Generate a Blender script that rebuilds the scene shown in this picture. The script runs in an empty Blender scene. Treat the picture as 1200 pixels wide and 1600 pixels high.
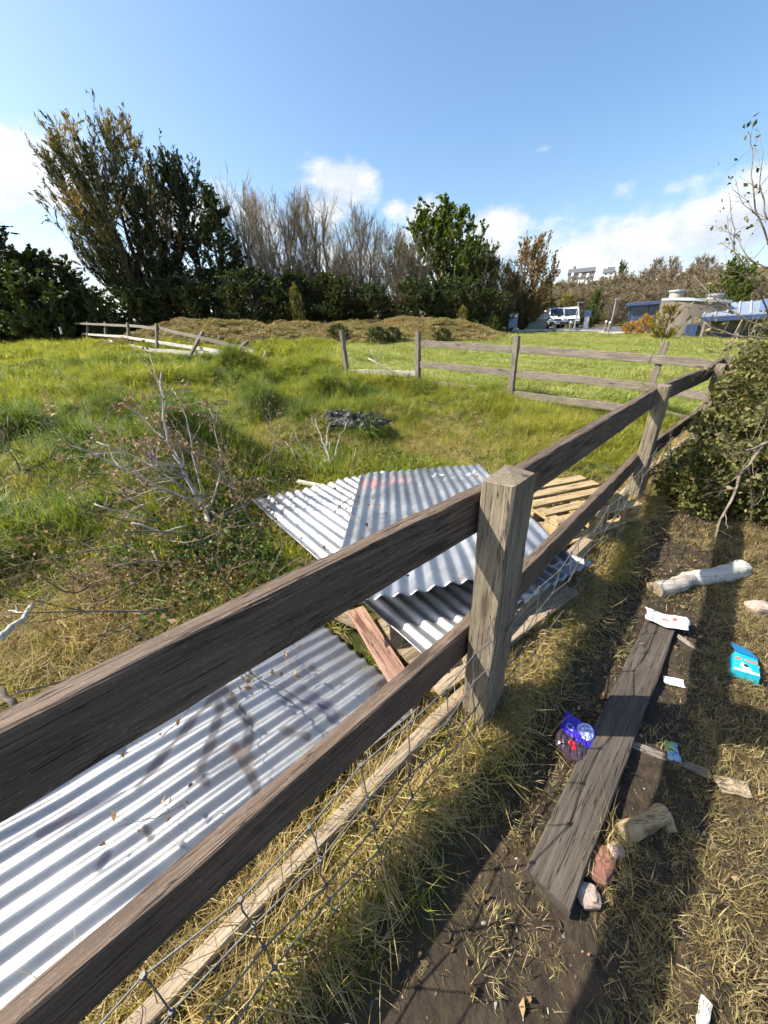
import bpy, math, random
import numpy as np
from mathutils import Vector, Matrix, Euler

R = math.radians
scene = bpy.context.scene

# ------------------------------------------------------------------ camera
CAM_H = 1.6
FPX = 560.0                                   # focal length in pixels of a 1600 px tall frame
PITCH = math.atan2(272.4, 560.0)
ROLL = math.atan2(50.0, 1150.0)
_fw = np.array([0, math.cos(PITCH), -math.sin(PITCH)])
_r0 = np.array([1.0, 0, 0]); _u0 = np.cross(_r0, _fw)
_r = math.cos(ROLL) * _r0 - math.sin(ROLL) * _u0
_u = math.sin(ROLL) * _r0 + math.cos(ROLL) * _u0
cam_data = bpy.data.cameras.new('camera')
cam_data.sensor_fit = 'VERTICAL'; cam_data.sensor_height = 36.0; cam_data.sensor_width = 27.0
cam_data.lens = FPX / 1600.0 * 36.0
cam_data.clip_start = 0.02; cam_data.clip_end = 5000
cam = bpy.data.objects.new('camera', cam_data)
cam.matrix_world = Matrix(((_r[0], _u[0], -_fw[0], 0), (_r[1], _u[1], -_fw[1], 0),
                           (_r[2], _u[2], -_fw[2], CAM_H), (0, 0, 0, 1)))
scene.collection.objects.link(cam); scene.camera = cam

# ------------------------------------------------------------------ light
SUN_AZ, SUN_EL = -86.0, 44.0                  # degrees from +Y (view direction), clockwise positive; elevation
SUN_STRENGTH, SKY_STRENGTH, EXPOSURE = 5.0, 0.116, 1.0
scene.view_settings.view_transform = 'Standard'
scene.view_settings.look = 'None'
scene.view_settings.gamma = 1.0
scene.view_settings.use_curve_mapping = False
scene.view_settings.exposure = EXPOSURE
cy = scene.cycles
cy.max_bounces = 4; cy.diffuse_bounces = 2; cy.glossy_bounces = 2; cy.transmission_bounces = 3; cy.transparent_max_bounces = 6
cy.use_adaptive_sampling = True; cy.adaptive_threshold = .05; cy.adaptive_min_samples = 16; cy.use_denoising = True
sd = bpy.data.lights.new('sun', 'SUN'); sd.energy = SUN_STRENGTH; sd.angle = R(0.5); sd.color = (1.0, 0.93, 0.81)
sun = bpy.data.objects.new('sun', sd)
_to = Vector((math.sin(R(SUN_AZ)) * math.cos(R(SUN_EL)), math.cos(R(SUN_AZ)) * math.cos(R(SUN_EL)), math.sin(R(SUN_EL))))
sun.rotation_euler = _to.to_track_quat('Z', 'Y').to_euler()
sun.location = (-10, 0, 20)
scene.collection.objects.link(sun)

world = bpy.data.worlds.new('World'); scene.world = world; world.use_nodes = True
wt = world.node_tree; wt.nodes.clear()
def wn(t, **k):
    n = wt.nodes.new(t)
    for a, v in k.items(): setattr(n, a, v)
    return n
def wmath(op, a, b=None, c=None, clamp=False):
    n = wn('ShaderNodeMath', operation=op); n.use_clamp = clamp
    for i, v in enumerate((a, b, c)):
        if v is None: continue
        if isinstance(v, (int, float)): n.inputs[i].default_value = v
        else: wt.links.new(v, n.inputs[i])
    return n.outputs[0]
sky = wn('ShaderNodeTexSky', sky_type='NISHITA'); sky.sun_disc = False
sky.sun_elevation = R(SUN_EL); sky.sun_rotation = R(SUN_AZ); sky.altitude = 50
sky.air_density = 1.15; sky.dust_density = 1.7; sky.ozone_density = 1.3
wo = wn('ShaderNodeOutputWorld'); bg = wn('ShaderNodeBackground'); bg.inputs['Strength'].default_value = SKY_STRENGTH
# cumulus clouds low over the horizon: a band all the way round, cut up by noise
tc = wn('ShaderNodeTexCoord'); sep = wn('ShaderNodeSeparateXYZ'); wt.links.new(tc.outputs['Generated'], sep.inputs[0])
az = wmath('ARCTAN2', sep.outputs[0], sep.outputs[1])            # 0 = view direction, + = right
hyp = wmath('SQRT', wmath('ADD', wmath('MULTIPLY', sep.outputs[0], sep.outputs[0]), wmath('MULTIPLY', sep.outputs[1], sep.outputs[1])))
el = wmath('ARCTAN2', sep.outputs[2], hyp)
cmb = wn('ShaderNodeCombineXYZ'); wt.links.new(az, cmb.inputs[0]); wt.links.new(wmath('MULTIPLY', el, 1.6), cmb.inputs[1])
def wnoise(scale, detail, rough, off=0.0):
    m = wn('ShaderNodeMapping'); m.inputs['Location'].default_value = (off, off * .7, 3.1)
    wt.links.new(cmb.outputs[0], m.inputs[0])
    n = wn('ShaderNodeTexNoise'); n.inputs['Scale'].default_value = scale; n.inputs['Detail'].default_value = detail
    n.inputs['Roughness'].default_value = rough
    wt.links.new(m.outputs[0], n.inputs['Vector']); return n.outputs['Fac']
fine = wnoise(14, 8, .62, 1.3); puff = wnoise(6.0, 5, .55, 4.2); broad = wnoise(2.3, 2, .5, 9.6)
def blob(a0, e0, ra, re, amp):
    dx = wmath('DIVIDE', wmath('SUBTRACT', az, R(a0)), R(ra)); dy = wmath('DIVIDE', wmath('SUBTRACT', el, R(e0)), R(re))
    d2 = wmath('ADD', wmath('MULTIPLY', dx, dx), wmath('MULTIPLY', dy, dy))
    return wmath('MULTIPLY', wmath('EXPONENT', wmath('MULTIPLY', d2, -1.0)), amp)
CLOUDS = [(-3.5, 16.6, 5.0, 2.6, 1.05), (-6.5, 14.5, 6, 3.0, .9), (3.3, 14.0, 2.2, 1.5, .7), (6.8, 13.6, 2.8, 1.9, .85),
          (15.8, 11.6, 4.6, 2.5, 1.0), (13.0, 9.0, 9, 3.2, .9), (-14, 14.0, 6, 3.0, .8), (-23, 13, 6, 3.5, .7),
          (30, 8.0, 9, 3.4, 1.0), (40, 8.6, 8, 3.6, 1.0), (33.6, 12.7, 2.6, 1.0, .5), (28.8, 13.0, 2.2, 1.3, .42), (20.0, 17.7, 1.4, .5, .33),
          (-36, 15.5, 6, 3.6, 1.0), (-50, 14, 10, 5, .95)]
acc = None
for b in CLOUDS:
    o = blob(*b); acc = o if acc is None else wmath('MAXIMUM', acc, o)
band = wmath('MULTIPLY', blob(0, 7.0, 100000, 6.0, 1.0), wmath('MULTIPLY_ADD', broad, 2.2, -.45, clamp=True))
acc = wmath('MAXIMUM', acc, wmath('MULTIPLY', band, .8))
nz = wmath('ADD', wmath('MULTIPLY', wmath('SUBTRACT', fine, .5), .75), wmath('MULTIPLY', wmath('SUBTRACT', puff, .5), 1.1))
dens = wmath('ADD', acc, nz)
ms = wn('ShaderNodeMapRange'); ms.interpolation_type = 'SMOOTHSTEP'
wt.links.new(dens, ms.inputs[0]); ms.inputs[1].default_value = .30; ms.inputs[2].default_value = .78
up = wmath('GREATER_THAN', el, 0.0)
mask = wmath('MULTIPLY', ms.outputs[0], up)
# cloud colour: sunlit white tops, blue-grey where the cloud is thick and low
shade = wn('ShaderNodeMapRange'); wt.links.new(wmath('ADD', wmath('MULTIPLY', puff, .8), wmath('MULTIPLY', fine, .7)), shade.inputs[0])
shade.inputs[1].default_value = .58; shade.inputs[2].default_value = .92
ccol = wn('ShaderNodeMix', data_type='RGBA'); wt.links.new(shade.outputs[0], ccol.inputs[0])
ccol.inputs[6].default_value = (2.9, 3.35, 4.05, 1); ccol.inputs[7].default_value = (5.0, 5.05, 5.1, 1)
mix = wn('ShaderNodeMix', data_type='RGBA'); wt.links.new(mask, mix.inputs[0])
hsv = wn('ShaderNodeHueSaturation'); hsv.inputs['Saturation'].default_value = 1.18; wt.links.new(sky.outputs[0], hsv.inputs['Color'])
wt.links.new(hsv.outputs[0], mix.inputs[6]); wt.links.new(ccol.outputs[2], mix.inputs[7])
wt.links.new(mix.outputs[2], bg.inputs['Color']); wt.links.new(bg.outputs[0], wo.inputs['Surface'])

# ------------------------------------------------------------------ helpers
C = scene.collection
def ray(px, py):
    d = _fw + (px - 600) / FPX * _r - (py - 800) / FPX * _u
    return d
def at_z(px, py, z):
    d = ray(px, py); t = (z - CAM_H) / d[2]; return Vector((t * d[0], t * d[1], z))
def at_r(px, py, D):
    d = ray(px, py); t = D / math.hypot(d[0], d[1]); return Vector((t * d[0], t * d[1], CAM_H + t * d[2]))

def _hash(ix, iy, seed):
    h = (ix * 374761393 + iy * 668265263 + seed * 974634777) & 0xffffffff
    h = ((h ^ (h >> 13)) * 1274126177) & 0xffffffff
    return ((h ^ (h >> 16)) & 0xffff) / 65535.0
def vnoise(x, y, seed=0):
    x = np.asarray(x, float); y = np.asarray(y, float)
    ix = np.floor(x).astype(np.int64); iy = np.floor(y).astype(np.int64)
    fx = x - ix; fy = y - iy; fx = fx * fx * (3 - 2 * fx); fy = fy * fy * (3 - 2 * fy)
    a = _hash(ix, iy, seed); b = _hash(ix + 1, iy, seed); c = _hash(ix, iy + 1, seed); d = _hash(ix + 1, iy + 1, seed)
    return (a * (1 - fx) + b * fx) * (1 - fy) + (c * (1 - fx) + d * fx) * fy - .5
def sstep(a, b, x):
    t = np.clip((np.asarray(x, float) - a) / (b - a), 0, 1); return t * t * (3 - 2 * t)

FP1 = np.array([.393, 1.063]); FN = np.array([.724, -.69]); FD = np.array([.69, .724])
FENCE = [(-1.70, -.75), (.393, 1.063), (2.37, 3.06), (4.13, 4.60), (5.15, 5.62)]     # near fence posts
def fence_perp(x, y):           # signed distance from the near fence, + on the path side
    x = np.asarray(x, float); y = np.asarray(y, float); best = np.full(x.shape, 1e9); sg = np.zeros(x.shape)
    pts = [(-8.0, -5.4)] + FENCE + [(9.5, 10.1)]
    for (ax, ay), (bx, by) in zip(pts[:-1], pts[1:]):
        dx, dy = bx - ax, by - ay; L2 = dx * dx + dy * dy
        t = np.clip(((x - ax) * dx + (y - ay) * dy) / L2, 0, 1)
        qx, qy = ax + t * dx, ay + t * dy; d = np.hypot(x - qx, y - qy)
        s = np.sign((x - ax) * dy - (y - ay) * dx)
        m = d < best; best = np.where(m, d, best); sg = np.where(m, s, sg)
    return best * sg
FF = [(-.75, 9.97), (.97, 9.0), (2.73, 7.65), (4.48, 6.2), (5.15, 5.62)]            # far cross fence
def beyond(x, y):               # distance beyond the cross fence line
    x = np.asarray(x, float); y = np.asarray(y, float)
    return ((x - .97) * 1.35 + (y - 9.0) * 1.76) / 2.218
def mound(x, y):
    D = np.hypot(x, y); A = np.degrees(np.arctan2(x, y))
    w = vnoise(np.asarray(x) * .25, np.asarray(y) * .25, 5) * 5
    return sstep(22.5, 29, D + w) * sstep(19.5, 11, A) * sstep(-37, -25, A)
_tr = np.random.default_rng(5)
_ta = np.radians(_tr.uniform(-60, 1, 130)); _td = (3.0 ** 1.3 + _tr.uniform(0, 1, 130) * (17 ** 1.3 - 3.0 ** 1.3)) ** (1 / 1.3)
TUSS = np.stack([_td * np.sin(_ta), _td * np.cos(_ta), _tr.uniform(.2, .6, 130) * (1 + .02 * _td), _tr.uniform(.06, .24, 130)], 1)
TUSS = TUSS[(np.hypot(TUSS[:, 0] + .1, TUSS[:, 1] - 2.6) > 1.9) & ~((TUSS[:, 0] > -2.2) & (TUSS[:, 1] < 3.2))]
def height(x, y):
    x = np.asarray(x, float); y = np.asarray(y, float)
    t = .064 * y - .04 * x
    z = np.where(t > 0, t / (1 + .15 * np.abs(t)), t * .6)
    D = np.hypot(x, y); A = np.degrees(np.arctan2(x, y)); p = fence_perp(x, y); bd = beyond(x, y)
    z = z + 1.05 * mound(x, y) + .6 * mound(x, y) * (vnoise(x * .5, y * .5, 8) + .5 * vnoise(x * 1.3, y * 1.3, 9))
    rough = sstep(.25, .9, -p) * (1 - .75 * sstep(-.5, 1.0, bd) * sstep(-12, -4, A))
    rough = rough * (.25 + .75 * sstep(1.3, 2.4, np.hypot(x - .1, y - 2.5)))
    far = sstep(2.5, 6, D)
    z = z + rough * ((.10 + .26 * far) * vnoise(x * 1.0, y * 1.0, 1) + (.07 + .10 * far) * vnoise(x * 2.7, y * 2.7, 2)) * (1 - sstep(60, 90, D))
    z = z + .03 * vnoise(x * 6, y * 6, 3) * (1 - sstep(25, 40, D)) + (1 - sstep(0, .4, -p)) * .02 * vnoise(x * 3, y * 3, 4)
    for tx_, ty_, tr_, th_ in TUSS: z = z + th_ * np.exp(-np.minimum(((x - tx_) ** 2 + (y - ty_) ** 2) / tr_ ** 2, 30))
    # hillside with houses to the right, far away
    z = z + np.clip(D - 62, 0, 124) ** 1.7 * .0042 * sstep(12, 24, A) + np.clip(D - 70, 0, 200) * .05 * (1 - sstep(12, 24, A)) * sstep(-60, -40, A)
    return z
def hz(x, y): return float(height(np.array([x]), np.array([y]))[0])

def tag(o, label=None, cat=None, group=None, kind=None):
    if label: o['label'] = label
    if cat: o['category'] = cat
    if group: o['group'] = group
    if kind: o['kind'] = kind
    return o
def thing(name, loc, label, cat, group=None, rz=0):
    o = bpy.data.objects.new(name, None); C.objects.link(o)
    o.location = loc; o.rotation_euler = (0, 0, rz); o.empty_display_size = .1
    o['_w'] = 0; del o['_w']
    tag(o, label, cat, group); WM[o] = Matrix.Translation(Vector(loc)) @ Matrix.Rotation(rz, 4, 'Z'); return o
WM = {}
def put(o, M=None, parent=None):
    M = M or Matrix.Identity(4); C.objects.link(o); WM[o] = M
    if parent is not None:
        o.parent = parent; o.matrix_basis = WM[parent].inverted() @ M
    else: o.matrix_basis = M
    return o
def mesh_np(name, V, F, smooth=False, mats=(), attrs=None, mi=None):
    """V (n,3) array, F list of faces or (m,k) array"""
    me = bpy.data.meshes.new(name); V = np.asarray(V, np.float32)
    if isinstance(F, np.ndarray):
        m, k = F.shape
        me.vertices.add(len(V)); me.vertices.foreach_set('co', V.ravel())
        me.loops.add(m * k); me.loops.foreach_set('vertex_index', F.ravel().astype(np.int32))
        me.polygons.add(m); me.polygons.foreach_set('loop_start', np.arange(0, m * k, k, dtype=np.int32))
        me.polygons.foreach_set('loop_total', np.full(m, k, np.int32)); me.update(calc_edges=True)
    else:
        me.from_pydata([tuple(map(float, v)) for v in V], [], F); me.update()
    for m in mats: me.materials.append(m)
    if mi is not None: me.polygons.foreach_set('material_index', np.asarray(mi, np.int32))
    if smooth: me.polygons.foreach_set('use_smooth', np.ones(len(me.polygons), bool))
    for an, (ty, dom, arr) in (attrs or {}).items():
        a = me.attributes.new(an, ty, dom)
        a.data.foreach_set({'FLOAT': 'value', 'INT': 'value', 'FLOAT_VECTOR': 'vector', 'FLOAT_COLOR': 'color'}[ty], np.asarray(arr).ravel())
    return me
class MB:
    def __init__(s): s.v = []; s.f = []; s.m = []
    def add(s, V, F, mi=0):
        b = len(s.v); s.v += [tuple(p) for p in V]; s.f += [tuple(b + i for i in q) for q in F]; s.m += [mi] * len(F)
    def box(s, x0, x1, y0, y1, z0, z1, mi=0, M=None):
        V = [Vector(p) for p in ((x0, y0, z0), (x1, y0, z0), (x1, y1, z0), (x0, y1, z0), (x0, y0, z1), (x1, y0, z1), (x1, y1, z1), (x0, y1, z1))]
        if M is not None: V = [M @ p for p in V]
        s.add(V, [(0, 3, 2, 1), (4, 5, 6, 7), (0, 1, 5, 4), (1, 2, 6, 5), (2, 3, 7, 6), (3, 0, 4, 7)], mi)
    def bbox(s, x0, x1, y0, y1, z0, z1, b=.01, mi=0, M=None):
        """box with chamfered vertical and horizontal edges"""
        rings = []
        for z, i in ((z0, b), (z0 + b, 0), (z1 - b, 0), (z1, b)):
            rings.append([(x0 + i + b, y0 + i, z), (x1 - i - b, y0 + i, z), (x1 - i, y0 + i + b, z), (x1 - i, y1 - i - b, z),
                          (x1 - i - b, y1 - i, z), (x0 + i + b, y1 - i, z), (x0 + i, y1 - i - b, z), (x0 + i, y0 + i + b, z)])
        V = [Vector(p) for r in rings for p in r]
        if M is not None: V = [M @ p for p in V]
        F = [tuple(range(7, -1, -1)), tuple(range(24, 32))]
        for k in range(3):
            for j in range(8): F.append((k * 8 + j, k * 8 + (j + 1) % 8, k * 8 + 8 + (j + 1) % 8, k * 8 + 8 + j))
        s.add(V, F, mi)
    def tube(s, pts, rad, n=6, mi=0, cap=True):
        pts = [Vector(p) for p in pts]
        if not hasattr(rad, '__len__'): rad = [rad] * len(pts)
        b = len(s.v); ref = Vector((.31, .17, .93))
        for i, p in enumerate(pts):
            t = (pts[min(i + 1, len(pts) - 1)] - pts[max(i - 1, 0)]).normalized()
            a = t.cross(ref)
            if a.length < .05: a = t.cross(Vector((1, 0, 0)))
            a.normalize(); c = t.cross(a)
            for k in range(n):
                th = 2 * math.pi * k / n; s.v.append(tuple(p + (a * math.cos(th) + c * math.sin(th)) * rad[i]))
        for i in range(len(pts) - 1):
            for k in range(n):
                s.f.append((b + i * n + k, b + i * n + (k + 1) % n, b + (i + 1) * n + (k + 1) % n, b + (i + 1) * n + k)); s.m.append(mi)
        if cap:
            s.f.append(tuple(b + k for k in range(n - 1, -1, -1))); s.f.append(tuple(b + (len(pts) - 1) * n + k for k in range(n))); s.m += [mi, mi]
    def build(s, name, mats, parent=None, M=None, smooth=False):
        mats = mats if isinstance(mats, (list, tuple)) else [mats]
        me = mesh_np(name, s.v, s.f, smooth, mats, mi=s.m)
        return put(bpy.data.objects.new(name, me), M, parent)

# ------------------------------------------------------------------ materials
def new_mat(name):
    m = bpy.data.materials.new(name); m.use_nodes = True; t = m.node_tree
    return m, t, t.nodes['Principled BSDF'], t.nodes['Material Output']
def N(t, ty, **k):
    n = t.nodes.new(ty)
    for a, v in k.items():
        if a == 'inp':
            for i, x in v.items(): n.inputs[i].default_value = x
        else: setattr(n, a, v)
    return n
def ramp(t, fac, stops):
    r = N(t, 'ShaderNodeValToRGB'); e = r.color_ramp.elements
    while len(e) < len(stops): e.new(.5)
    for x, (p, c) in zip(e, stops): x.position = p; x.color = (*c, 1)
    t.links.new(fac, r.inputs[0]); return r.outputs[0]
def coords(t, scale=(1, 1, 1), kind='Object', rnd=True):
    c = N(t, 'ShaderNodeTexCoord'); m = N(t, 'ShaderNodeMapping'); m.inputs['Scale'].default_value = scale
    t.links.new(c.outputs[kind], m.inputs['Vector'])
    if rnd:
        o = N(t, 'ShaderNodeObjectInfo'); mu = N(t, 'ShaderNodeMath', operation='MULTIPLY'); mu.inputs[1].default_value = 37.0
        t.links.new(o.outputs['Random'], mu.inputs[0])
        cb = N(t, 'ShaderNodeCombineXYZ')
        for i in range(3): t.links.new(mu.outputs[0], cb.inputs[i])
        t.links.new(cb.outputs[0], m.inputs['Location'])
    return m.outputs[0]
def noise(t, vec, scale, detail=4, rough=.55, out='Fac'):
    n = N(t, 'ShaderNodeTexNoise'); n.inputs['Scale'].default_value = scale; n.inputs['Detail'].default_value = detail
    n.inputs['Roughness'].default_value = rough
    t.links.new(vec, n.inputs['Vector']); return n.outputs[out]
def mixc(t, fac, a, b, bt='MIX'):
    n = N(t, 'ShaderNodeMix', data_type='RGBA', blend_type=bt)
    for i, v in ((0, fac), (6, a), (7, b)):
        if isinstance(v, (int, float)): n.inputs[i].default_value = v
        elif isinstance(v, tuple): n.inputs[i].default_value = (*v, 1)
        else: t.links.new(v, n.inputs[i])
    return n.outputs[2]
def mrange(t, v, a, b, c=0., d=1.):
    n = N(t, 'ShaderNodeMapRange'); t.links.new(v, n.inputs[0])
    for i, x in zip((1, 2, 3, 4), (a, b, c, d)): n.inputs[i].default_value = x
    return n.outputs[0]
def bump(t, p, h, strength=.4, dist=.01):
    b = N(t, 'ShaderNodeBump'); b.inputs['Strength'].default_value = strength; b.inputs['Distance'].default_value = dist
    t.links.new(h, b.inputs['Height']); t.links.new(b.outputs[0], p.inputs['Normal'])
def plain(name, col, rough=.6, metal=0., var=.25, vscale=8., coat=0):
    m, t, p, o = new_mat(name); v = coords(t)
    n = noise(t, v, vscale, 5)
    dark = tuple(c * (1 - var) for c in col); lite = tuple(min(1, c * (1 + var)) for c in col)
    t.links.new(ramp(t, n, [(.3, dark), (.7, lite)]), p.inputs['Base Color'])
    p.inputs['Roughness'].default_value = rough; p.inputs['Metallic'].default_value = metal
    bump(t, p, n, .15, .01); return m
def wood(name, dark, mid, light, green=0., fleck=.5, grain=(1.2, 22, 22), rough=.88):
    m, t, p, o = new_mat(name)
    v = coords(t, grain); g1 = noise(t, v, 3.0, 7, .68)
    vb = coords(t, (1, 2.2, 2.2)); g2 = noise(t, vb, 3.5, 4, .6)
    vs = coords(t, (22, 110, 110)); g3 = noise(t, vs, 3.0, 3, .6)
    col = ramp(t, g1, [(.28, dark), (.5, mid), (.72, light)])
    col = mixc(t, mrange(t, g2, .35, .7, 0, .75), col, tuple(c * .55 for c in mid))
    col = mixc(t, mrange(t, g3, .58, .74, 0, fleck), col, tuple(min(1, c * 1.6) for c in light))
    if green:
        vg = coords(t, (.8, 4, 4)); gg = noise(t, vg, 2.2, 5, .65)
        col = mixc(t, mrange(t, gg, .45, .72, 0, green), col, (.17, .17, .055))
    # drying cracks along the grain
    vc = coords(t, (.9, 30, 30)); wv = noise(t, vc, 2.2, 3, .5)
    cr = N(t, 'ShaderNodeMath', operation='ABSOLUTE'); sb = N(t, 'ShaderNodeMath', operation='SUBTRACT'); sb.inputs[1].default_value = .5
    t.links.new(wv, sb.inputs[0]); t.links.new(sb.outputs[0], cr.inputs[0])
    crack = mrange(t, cr.outputs[0], 0, .018, 1, 0)
    col = mixc(t, crack, col, tuple(c * .25 for c in dark))
    vk = N(t, 'ShaderNodeTexVoronoi'); vk.inputs['Scale'].default_value = 1.0; t.links.new(coords(t, (2.2, 9, 9)), vk.inputs['Vector'])
    col = mixc(t, mrange(t, vk.outputs['Distance'], .10, .20, .8, 0), col, tuple(c * .45 for c in dark))
    t.links.new(col, p.inputs['Base Color']); p.inputs['Roughness'].default_value = rough
    p.inputs['Specular IOR Level'].default_value = .25
    h = N(t, 'ShaderNodeMath', operation='MULTIPLY_ADD'); h.inputs[1].default_value = -.8
    t.links.new(crack, h.inputs[0]); t.links.new(g1, h.inputs[2])
    bump(t, p, h.outputs[0], .55, .006); return m
M_RAIL = wood('weathered_brown_wood', (.085, .058, .042), (.145, .104, .076), (.24, .185, .145), fleck=.55)
M_POST = wood('grey_tan_post_wood', (.125, .10, .072), (.25, .205, .15), (.38, .325, .25), green=.22, fleck=.35)
M_BOARD = wood('pale_board_wood', (.20, .15, .095), (.36, .28, .19), (.50, .42, .31), fleck=.4)
M_GREY = wood('silver_grey_wood', (.15, .125, .095), (.26, .22, .175), (.40, .35, .29), fleck=.45)
M_PLANK = wood('shade_toned_plank_wood', (.055, .044, .034), (.095, .078, .062), (.15, .125, .10), fleck=.1)  # plank colour darkened to stand for the shade lying over it
M_PALLET = wood('yellow_pallet_wood', (.28, .19, .09), (.46, .34, .18), (.60, .48, .28), fleck=.2)
M_RED = wood('red_stained_wood', (.22, .10, .07), (.38, .22, .16), (.50, .36, .27), fleck=.4)
M_WHITEWOOD = wood('bleached_wood', (.40, .37, .32), (.58, .55, .49), (.70, .67, .60), fleck=.3)
M_BARK = wood('branch_bark', (.32, .28, .23), (.50, .45, .39), (.68, .64, .57), fleck=.4, grain=(6, 6, 6))
M_TRUNK = plain('dark_bark', (.075, .06, .045), .9, var=.5, vscale=3)
M_TWIG = plain('grey_brown_twigs', (.20, .16, .105), .9, var=.35, vscale=2)
M_TWIGPALE = plain('pale_grey_twigs', (.31, .26, .175), .9, var=.3, vscale=2)

def leaf_mat(name, cols, transl=.35, rough=.6, pos_scale=.0, attr=True, patch=None):
    """cols: stops over the per-leaf tint; patch: (colour, scale, lo, hi) of a second leaf colour in patches"""
    m, t, p, o = new_mat(name)
    a = N(t, 'ShaderNodeAttribute', attribute_name='tint'); fac = a.outputs['Fac']
    n = len(cols); col = ramp(t, fac, [(i / (n - 1), c) for i, c in enumerate(cols)])
    if patch:
        c = N(t, 'ShaderNodeTexCoord'); nz = noise(t, c.outputs['Object'], patch[1], 3, .5)
        col = mixc(t, mrange(t, nz, patch[2], patch[3]), col, patch[0])
    t.links.new(col, p.inputs['Base Color']); p.inputs['Roughness'].default_value = rough
    p.inputs['Specular IOR Level'].default_value = .3
    tr = N(t, 'ShaderNodeBsdfTranslucent'); mx = N(t, 'ShaderNodeMixShader'); mx.inputs[0].default_value = transl
    hs = N(t, 'ShaderNodeHueSaturation'); hs.inputs['Value'].default_value = 1.25; hs.inputs['Saturation'].default_value = 1.1
    t.links.new(col, hs.inputs['Color']); t.links.new(hs.outputs[0], tr.inputs['Color'])
    t.links.new(p.outputs[0], mx.inputs[1]); t.links.new(tr.outputs[0], mx.inputs[2]); t.links.new(mx.outputs[0], o.inputs['Surface'])
    return m

def grass_mat(name, stops, wscale, wmix, wcol, transl=.4):
    """blade tint attribute + broad patches over the field (world position)"""
    m, t, p, o = new_mat(name)
    a = N(t, 'ShaderNodeAttribute', attribute_name='tint')
    oi = N(t, 'ShaderNodeObjectInfo')
    ad = N(t, 'ShaderNodeMath', operation='MULTIPLY_ADD'); ad.inputs[1].default_value = .35
    t.links.new(oi.outputs['Random'], ad.inputs[0]); t.links.new(a.outputs['Fac'], ad.inputs[2])
    sb = N(t, 'ShaderNodeMath', operation='SUBTRACT'); sb.inputs[1].default_value = .17; t.links.new(ad.outputs[0], sb.inputs[0])
    col = ramp(t, sb.outputs[0], stops)
    g = N(t, 'ShaderNodeNewGeometry'); nz = noise(t, g.outputs['Position'], wscale, 3, .55)
    col = mixc(t, mrange(t, nz, .42, .66, 0, wmix), col, wcol)
    t.links.new(col, p.inputs['Base Color']); p.inputs['Roughness'].default_value = .55
    p.inputs['Specular IOR Level'].default_value = .35
    tr = N(t, 'ShaderNodeBsdfTranslucent'); mx = N(t, 'ShaderNodeMixShader'); mx.inputs[0].default_value = transl
    hs = N(t, 'ShaderNodeHueSaturation'); hs.inputs['Value'].default_value = 1.3; hs.inputs['Saturation'].default_value = 1.05
    t.links.new(col, hs.inputs['Color']); t.links.new(hs.outputs[0], tr.inputs['Color'])
    t.links.new(p.outputs[0], mx.inputs[1]); t.links.new(tr.outputs[0], mx.inputs[2]); t.links.new(mx.outputs[0], o.inputs['Surface'])
    return m
M_GRASS = grass_mat('meadow_grass', [(0, (.07, .115, .014)), (.4, (.23, .265, .024)), (.72, (.38, .37, .042)), (1, (.52, .46, .18))], .55, .5, (.40, .37, .065), .46)
M_TUSS = grass_mat('tussock_grass', [(0, (.035, .08, .012)), (.5, (.10, .16, .018)), (1, (.21, .25, .03))], .8, .4, (.16, .19, .03))
M_STRAW = grass_mat('dry_straw', [(0, (.16, .11, .035)), (.35, (.34, .25, .085)), (.7, (.50, .38, .16)), (1, (.62, .51, .27))], 1.4, .4, (.26, .20, .055), .3)
M_TURF = grass_mat('worn_path_turf', [(0, (.12, .085, .035)), (.4, (.27, .20, .085)), (.75, (.46, .36, .17)), (1, (.14, .165, .04))], 2.0, .4, (.15, .12, .045), .3)
M_MOWN = grass_mat('mown_grass', [(0, (.11, .18, .025)), (.5, (.25, .30, .05)), (1, (.44, .40, .14))], .5, .6, (.40, .38, .13))
M_BRACKEN = grass_mat('dead_bracken', [(0, (.16, .11, .04)), (.5, (.30, .22, .085)), (1, (.42, .34, .14))], .35, .7, (.24, .22, .055), .25)

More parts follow.
